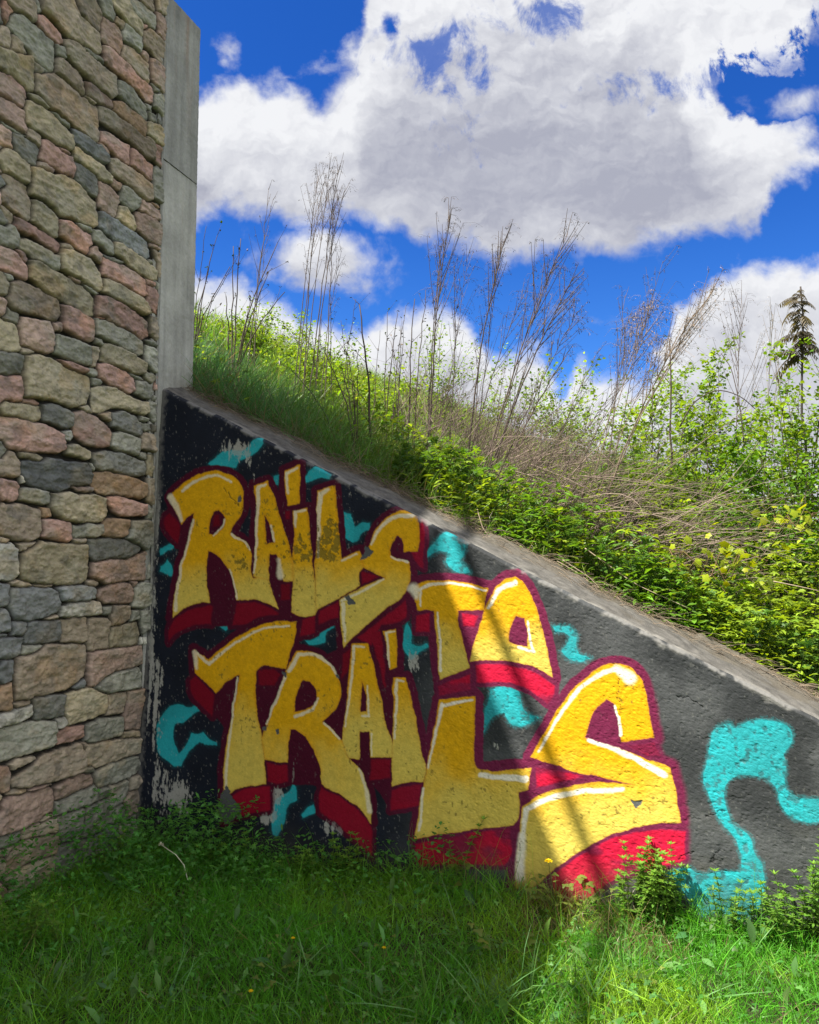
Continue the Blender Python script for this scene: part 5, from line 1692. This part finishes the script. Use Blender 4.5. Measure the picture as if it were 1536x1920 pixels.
MUG = weed('mugwort_plant', .34, 9, CUT, .085, np.array([.085, .165, .035]), 101)
SWT = weed('seedling_weed', .24, 8, LEAF_W, .055, np.array([.13, .20, .02]), 102, .03)
spots = [(MUG, 770, .62, 1.0, 'mugwort nearest the shade line on the wall top'), (SWT, 838, .56, 1.0, 'lime weed overhanging the wall top above the last S of the upper word'),
         (MUG, 905, .80, 1.1, 'tall mugwort below the leaning dead weeds'), (SWT, 930, .54, .9, 'lime weed on the wall edge left of the first fallen straw'),
         (MUG, 985, .62, .9, 'mugwort on the wall edge below the brown thicket'), (MUG, 1050, .70, 1.1, 'mugwort on the wall edge at the foot of the fallen stalks'),
         (SWT, 1075, .55, .9, 'lime weed among dead straw just above the word TO'), (MUG, 1110, .66, 1.0, 'mugwort with pale leaves directly above the turquoise squiggle'),
         (SWT, 1180, .58, .8, 'small lime seedling between mugwort and vine'), (MUG, 1215, .62, 1.0, 'mugwort left of the grape vine'),
         (SWT, 1235, .52, .75, 'small lime weed on the wall edge below the grape vine'), (MUG, 1330, .60, .9, 'mugwort under the grape vine leaves'),
         (MUG, 1400, .58, .9, 'mugwort right of the grape vine at the wall edge'), (SWT, 1440, .64, 1.0, 'lime weed behind the mugwort near the right edge'),
         (MUG, 1490, .60, 1.1, 'rightmost mugwort on the wall edge'), (MUG, 860, 1.05, 1.1, 'mugwort behind the lime weed over the upper word'),
         (SWT, 1140, 1.0, 1.0, 'lime weed in the middle of the fallen stalks')]
rsx = np.random.RandomState(77)
spots += [((MUG, SWT)[k % 2], rsx.uniform(770, 1530), rsx.uniform(.55, 1.5), rsx.uniform(.8, 1.25), 'leafy weed in the thick growth behind the wall top') for k in range(30)]
done = set()
for i, (pr, x, w_, sc, lb) in enumerate(spots):
    o = pr if pr.name not in done else copy_tree(pr)
    done.add(pr.name)
    o.location = tuple(slope_pt(float(in_px_u(x, w_)), w_, -.01)); o.rotation_euler = (0, 0, i * 1.7); o.scale = (sc,) * 3
    tag(o, lb, 'weed', 'leafy weeds along the wall top')

# arching bramble cane and single straws lying on the wall top
rsb = np.random.RandomState(5)
def cane(name, label, cat, pts_px, w, r, col, group=None):
    P = np.array([at_px(x, y, w + dw) for x, y, dw in pts_px]); inv = P[0].copy()
    t = np.linspace(0, len(P) - 1, 16); k = np.minimum(t.astype(int), len(P) - 2); f = (t - k)[:, None]
    Q = P[k] * (1 - f) + P[k + 1] * f
    for _ in range(2): Q[1:-1] = (Q[:-2] + 2 * Q[1:-1] + Q[2:]) / 4
    mb = MB(); mb.tube(Q - inv, r, r * .5, col, 5); o = mb.build(name, M_DRY); o.location = tuple(inv)
    tag(o, label, cat, group)
cane('bramble_cane', 'dark cane arching over the right shrubs', 'cane', [(1275, 800, 0), (1300, 752, 0), (1345, 728, .1), (1390, 742, .1), (1425, 775, .2)], 2.5, .006, DARKTWIG)
cane('bramble_cane', 'dark upright twig crossing the arching cane', 'cane', [(1395, 830, 0), (1388, 760, 0), (1372, 690, .1), (1352, 662, .1)], 2.7, .005, DARKTWIG)
for i, (q, lb) in enumerate([([(1097, 1028, .1), (1190, 1095, .05), (1290, 1140, 0)], 'longest straight straw, slanting down across the weeds to the wall top'),
        ([(1045, 1052, 0), (1090, 1078, 0), (1140, 1122, -.03)], 'pale straw lying along the wall top above the word TO'),
        ([(1055, 1050, 0), (1105, 1082, 0), (1132, 1110, -.02)], 'second pale straw beside the first above the word TO'),
        ([(895, 955, 0), (905, 990, -.03), (930, 1022, -.08)], 'bent pale root hanging over the wall top above the turquoise drip'),
        ([(1450, 1090, .1), (1500, 1100, .1), (1536, 1108, .1)], 'horizontal dead stalk near the right edge')]):
    cane('fallen_straw', lb, 'straw', q, .42 if i < 4 else .7, .0035 if i != 4 else .004, STRAW * 1.05, 'single straws lying over the wall top')

# ------------------------------------------------------------------ lawn in front of the walls
rs = np.random.RandomState(33)
def lawn_pt(u, w, dz=0.0): return W(u, w, lawn_h(u, w) + dz)
def u_clear(u, w): return (w < -.02 + BATTER * -1.6) & (u > .02)
LG = np.array([.100, .345, .026]); LY = np.array([.250, .450, .032])
mb = MB()
u, w = scatter(128000, -.02, 5.0, -3.6, -.09, rs, lambda u, w: (.55 + .7 * fbm(u * 2.5, w * 2.5, 3, 470)), 1.0)
k = u > .03; u, w = u[k], w[k]; n = len(u)
P = lawn_pt(u, w, -.012)
patch = fbm(u * 1.6 + 5, w * 1.6, 3, 474); dry = sstep(.58, .72, fbm(u * 2.4 + 50, w * 2.4, 3, 478)) * sstep(1.8, 2.6, u)
L = rs.uniform(.05, .13, n) * (.65 + .8 * patch)
longb = rs.uniform(0, 1, n) < .045; L[longb] *= 2.0
nearwall = sstep(-.35, -.12, w); L *= 1 + .7 * nearwall
hue = sstep(.4, .62, fbm(u * 2 + 31, w * 2, 3, 482) + rs.normal(0, .05, n))[:, None] * (.40 + .60 * sstep(2.0, 2.6, u))[:, None]  # yellow held back up to the shadow edge: shade put into the lawn colour
col = (LG * (1 - hue) + LY * hue) * np.exp(rs.normal(0, .22, n))[:, None]
dd = rs.uniform(0, 1, n) < .03 + .55 * dry
col[dd] = np.array([.30, .25, .12]) * rs.uniform(.5, 1.1, dd.sum())[:, None]
put_blades(mb, P, L, rs.uniform(.0017, .0034, n), rs.normal(0, .25, (n, 3)) * [1, 1, 0], col, rs)
tag(mb.build('lawn_grass', M_GRASS), 'uncut lawn grass in front of the walls', None, None, 'stuff')

mb = MB()
def weeds_d(u, w):
    corner = np.exp(-((u / 1.0) ** 2 + ((w + .25) / .55) ** 2)) + 1.0 * np.exp(-(u / .38) ** 2) * (w > -3.2) + .75 * np.exp(-((w + .1) / .22) ** 2) * (u < 2.0)
    return np.clip(corner, 0, 1) * (.5 + .8 * sstep(.35, .6, fbm(u * 4, w * 4, 2, 490))) + .05
u, w = scatter(80000, .025, 4.4, -3.4, -.11, rs, weeds_d)
n = len(u); d_ = np.clip(weeds_d(u, w), 0, 1)
z = rs.uniform(0, 1, n) ** .7 * (.03 + .30 * d_) * (.5 + .9 * fbm(u * 3.3, w * 3.3, 3, 494))
P = lawn_pt(u, w, z)
kd = fbm(u * 4.5 + 3, w * 4.5, 2, 497) + rs.normal(0, .05, n)
col = jit(np.array([.080, .245, .040]), n, .25, rs)
for m, tpl, s0, s1 in ((kd < .44, CUT, .02, .042), ((kd >= .44) & (kd < .58), LEAF_N, .022, .05), (kd >= .58, LEAF, .016, .034)):
    put_leaves(mb, P[m], rdir(m.sum(), -.1, .8, rs), rs.uniform(s0, s1, m.sum()), col[m], tpl, rs, .6)
u, w = scatter(5200, .3, 4.4, -3.0, -.2, rs, lambda u, w: sstep(.42, .6, fbm(u * 2.2 + 60, w * 2.2, 2, 500)) + .06)
P = lawn_pt(u, w, rs.uniform(.03, .085, len(u)))
put_leaves(mb, P, rdir(len(u), -.05, .8, rs), rs.uniform(.014, .03, len(u)), jit(np.array([.10, .23, .05]), len(u), .2, rs), BUTTER, rs, .75)
u, w = scatter(650, .4, 4.4, -3.0, -.2, rs)
P = lawn_pt(u, w, rs.uniform(.0, .04, len(u)))
put_leaves(mb, P, rdir(len(u), .1, 1.2, rs), rs.uniform(.05, .11, len(u)), jit(np.array([.10, .22, .06]), len(u), .25, rs), leaf_tpl(.17, .3, .04), rs, .5)
tag(mb.build('lawn_weeds', M_LEAF), 'dense low leafy weeds at the foot of the walls', None, None, 'stuff')


def lawn_spot(x, w):
    if w > 10:                        # given as a photo row: where that sight line meets the lawn
        D = ray(np.float64(x), np.float64(w)); q = np.array([0, 0, EYE]) + D * ((-EYE + .02) / D[2]) - K0
        return lawn_pt(np.float64(q @ d2), np.float64(q @ d1), -.005)
    u_ = float(in_px_u(x, w)); return lawn_pt(np.float64(u_), np.float64(w), -.005)


# bedstraw: upright stems with whorls of narrow leaves
def bedstraw(h, ns, spread, seed, leanv=(0, 0), col=np.array([.135, .270, .034])):
    rs = np.random.RandomState(seed)
    root = empty('bedstraw_plant'); st = MB(); lf = MB()
    for k in range(ns):
        a = rs.uniform(0, 6.28); b = np.array([math.cos(a), math.sin(a) * .6, 0]) * spread * rs.uniform(0, 1) ** .5
        hh = h * rs.uniform(.35, 1.0); lv = np.array([leanv[0] + rs.normal(0, .22), leanv[1] + rs.normal(0, .14), 0]) * hh
        n = max(5, int(hh / .027)); t = np.linspace(0, 1, n)[:, None]
        pts = b + np.array([0, 0, hh]) * t + lv * t ** 1.5 + rs.normal(0, .003, (n, 3))
        st.tube(pts, .0022, .0012, np.array([.10, .16, .03]), 4, False)
        for i in range(1, n):
            m = 7; an = rs.uniform(0, 6.28) + np.arange(m) * 6.28 / m
            upk = rs.uniform(.1, .5) + .9 * (i / n) ** 4
            dd = np.stack([np.cos(an), np.sin(an), np.full(m, upk)], 1)
            s_ = .025 * rs.uniform(.7, 1.2, m) * (.75 + .5 * math.sin(math.pi * min(i / n, .8))) 
            lf.stamp(LEAF_N, np.repeat(pts[i][None], m, 0), basis(dd + rs.normal(0, .15, (m, 3))), np.stack([s_ * 1.35, s_, s_], 1), jit(col, m, .18, rs) * (.75 + .5 * i / n))
    st.build('stems', M_STEM, root); lf.build('leaves', M_LEAF, root)
    return root


for (x, w_, h, ns, sp, seed, ln, lb) in [
        (1198, -.20, .36, 32, .14, 1, (0, 0), 'bushiest bedstraw clump at the wall foot, in front of the red block'),
        (1265, -.19, .22, 5, .06, 2, (.1, 0), 'bedstraw right of the bushiest clump, against the turquoise paint'),
        (1345, -.20, .34, 7, .07, 3, (.05, 0), 'bedstraw whose shadow falls on the turquoise loop'),
        (1455, -.19, .36, 1, .01, 4, (-.45, 0), 'lone bedstraw stem leaning left in front of the grey wall'),
        (1425, -.22, .28, 12, .12, 5, (0, 0), 'low bedstraw at the base of the lone leaning stem'),
        (1490, -.24, .34, 11, .10, 6, (0, 0), 'short bedstraw clump left of the tall one at the right edge'),
        (1530, -.20, .50, 12, .08, 7, (0, 0), 'tall bedstraw clump at the right edge of the wall foot'),
        (640, -.22, .24, 12, .13, 8, (0, 0), 'shaded bedstraw clump under the second letter R of TRAILS'),
        (560, -.24, .20, 11, .14, 9, (0, 0), 'shaded bedstraw clump by the turquoise drip under TRAILS'),
        (858, -.16, .40, 3, .015, 10, (0, 0), 'thin tall bedstraw in front of the letter L of TRAILS'),
        (90, -1.35, .26, 10, .12, 11, (0, 0), 'shaded bedstraw against the stone wall at the left edge'),
        (215, -.55, .26, 10, .12, 12, (0, 0), 'shaded bedstraw against the stone wall near the corner'),
        (420, -.28, .18, 12, .16, 13, (0, 0), 'shaded bedstraw at the foot of the peeling corner')]:
    o = bedstraw(h, ns, sp, 600 + seed, ln); o.location = tuple(lawn_spot(x, w_)); tag(o, lb, 'weed', 'bedstraw plants along the wall foot')


# buttercup with a yellow flower, and small weeds with lobed leaves
def buttercup(h, nl, seed, flower=None, col=np.array([.16, .215, .04]), size=.05):
    rs = np.random.RandomState(seed); root = empty('buttercup'); st = MB(); lf = MB()
    for k in range(nl):
        a = rs.uniform(0, 6.28); r_ = rs.uniform(.02, .12); hh = h * rs.uniform(.3, 1)
        e = np.array([math.cos(a) * r_, math.sin(a) * r_, hh]); t = np.linspace(0, 1, 5)[:, None]
        st.tube(e * t + np.array([0, 0, .02]) * np.sin(3.14 * t), .0014, .001, np.array([.1, .15, .03]), 4, False)
        lf.stamp(BUTTER, e[None], basis(np.array([[math.cos(a), math.sin(a), .25]]), np.array([[rs.normal(0, .3), -.35, 1.]])), np.array([size * rs.uniform(.6, 1.2)]), jit(col, 1, .15, rs))
    if flower is not None:
        t = np.linspace(0, 1, 6)[:, None]; f = np.array(flower)
        st.tube(f * t, .0016, .0012, np.array([.1, .15, .03]), 4, False)
        fm = MB()
        for ring, m, el, s in ((0, 7, .25, .022), (1, 6, .8, .017)):
            an = np.arange(m) * 6.28 / m + ring * .4
            fm.stamp(LEAF_W, np.repeat(f[None], m, 0), basis(np.stack([np.cos(an), np.sin(an), np.full(m, el)], 1)), np.full(m, s * (1.0 if f[2] > .1 else .45)), np.array([.80, .58, .005]))
        fm.build('flower', M_PETAL, root)
    st.build('stems', M_STEM, root); lf.build('leaves', M_LEAF, root)
    return root
for (x, w_, h, nl, sd, fl, lb) in [(1035, -.24, .17, 20, 1, (-.035, 0, .235), 'buttercup with one bright yellow flower at the edge of the wall shadow'),
        (1085, -.20, .14, 12, 2, None, 'pale lobed leaf plant just right of the yellow flower'),
        (930, -.75, .13, 12, 3, None, 'lobed leaf plant in the shaded grass below the letter L'),
        (830, -.20, .17, 7, 4, None, 'lobed leaf plant against the red block under the letter L'),
        (470, 1893, .09, 6, 5, (0, 0, .07), 'tiny yellow flower in the shaded lawn, lower left'),
        (549, 1800, .08, 5, 6, (0, 0, .07), 'tiny yellow bud in the middle of the shaded lawn'),
        (720, 1812, .08, 5, 7, (0, 0, .06), 'tiny yellow bud in the shade right of the lawn middle'),
        (520, 1840, .10, 12, 8, None, 'low lobed leaf plant in the middle of the shaded lawn'),
        (1180, 1850, .08, 9, 9, None, 'low lobed leaf plant in the sunlit lawn')]:
    o = buttercup(h, nl, 700 + sd, fl, size=.05 if (nl > 6 and -1 < w_ < 1) else .028)
    o.location = tuple(lawn_spot(x, w_)); tag(o, lb, 'wildflower', 'buttercups in the lawn')

# long grass tufts
def tuft(nb, L, seed, col=np.array([.125, .270, .075]), wd=.0046):
    rs = np.random.RandomState(seed); mb = MB(); n = nb
    P = rs.normal(0, .035, (n, 3)) * [1, 1, 0]
    put_blades(mb, P, 1.25 * L * rs.uniform(.5, 1.1, n), wd * rs.uniform(.6, 1.2, n), rs.normal(0, .35, (n, 3)) * [1, 1, 0], jit(col, n, .2, rs), rs, (1, 4))
    return mb.build('grass_tuft', M_GRASS)
for i, (x, w_, nb, L, lb) in enumerate([(815, 1905, 26, .30, 'long grass tuft at the bottom centre, blades catching the sun'), (905, 1908, 30, .28, 'sunlit long grass tuft at the bottom right of centre'),
        (985, 1890, 26, .26, 'long grass tuft on the shadow edge, right of centre'), (860, 1760, 10, .30, 'arched long blades in the shade below the letter L'),
        (700, 1900, 14, .24, 'shaded long grass tuft left of the bottom centre'), (560, 1860, 16, .24, 'long grass tuft in the shaded lawn middle'),
        (95, 1895, 20, .28, 'long grass tuft at the lower left edge of the lawn'), (125, 1917, 16, .26, 'bluish long grass tuft in the lower left corner'),
        (320, 1870, 14, .22, 'small long grass tuft in the left lawn'), (1170, -.75, 18, .22, 'sunlit long grass in front of the bushiest bedstraw'),
        (1330, 1880, 18, .20, 'sunlit grass tuft near the bottom right'), (790, -.18, 9, .34, 'tall grass blades against the wall below the letter A of TRAILS'),
        (1110, 1880, 18, .22, 'sunlit long grass tuft in the lower right lawn'), (960, -.22, 12, .24, 'grass tuft against the wall at the left edge of the big S')]):
    o = tuft(nb, L, 800 + i); o.location = tuple(lawn_spot(x, w_)); tag(o, lb, 'grass tuft', 'long grass tufts in the lawn')

# dandelion stalk gone to seed
dq = [np.array(at_px(*q)) for q in ((352, 1650, -.66), (345, 1622, -.64), (330, 1603, -.62), (302, 1584, -.60))]
dp = dq[0].copy()
root = empty('dandelion_stalk', dp); tag(root, 'pale dandelion stalk with a closed white head leaning left in the shade', 'dandelion')
mb = MB(); mb.tube(np.array(dq) - dp, .0024, .0020, np.array([.50, .50, .36]), 6); mb.build('stalk', M_STEM, root)
mb = MB(); m = 26
mb.stamp(LEAF_N, np.repeat((dq[3] - dp)[None], m, 0), basis(rdir(m, -.2, 1, rs)), np.full(m, .016), np.array([.60, .58, .46])); mb.build('head', M_PETAL, root)
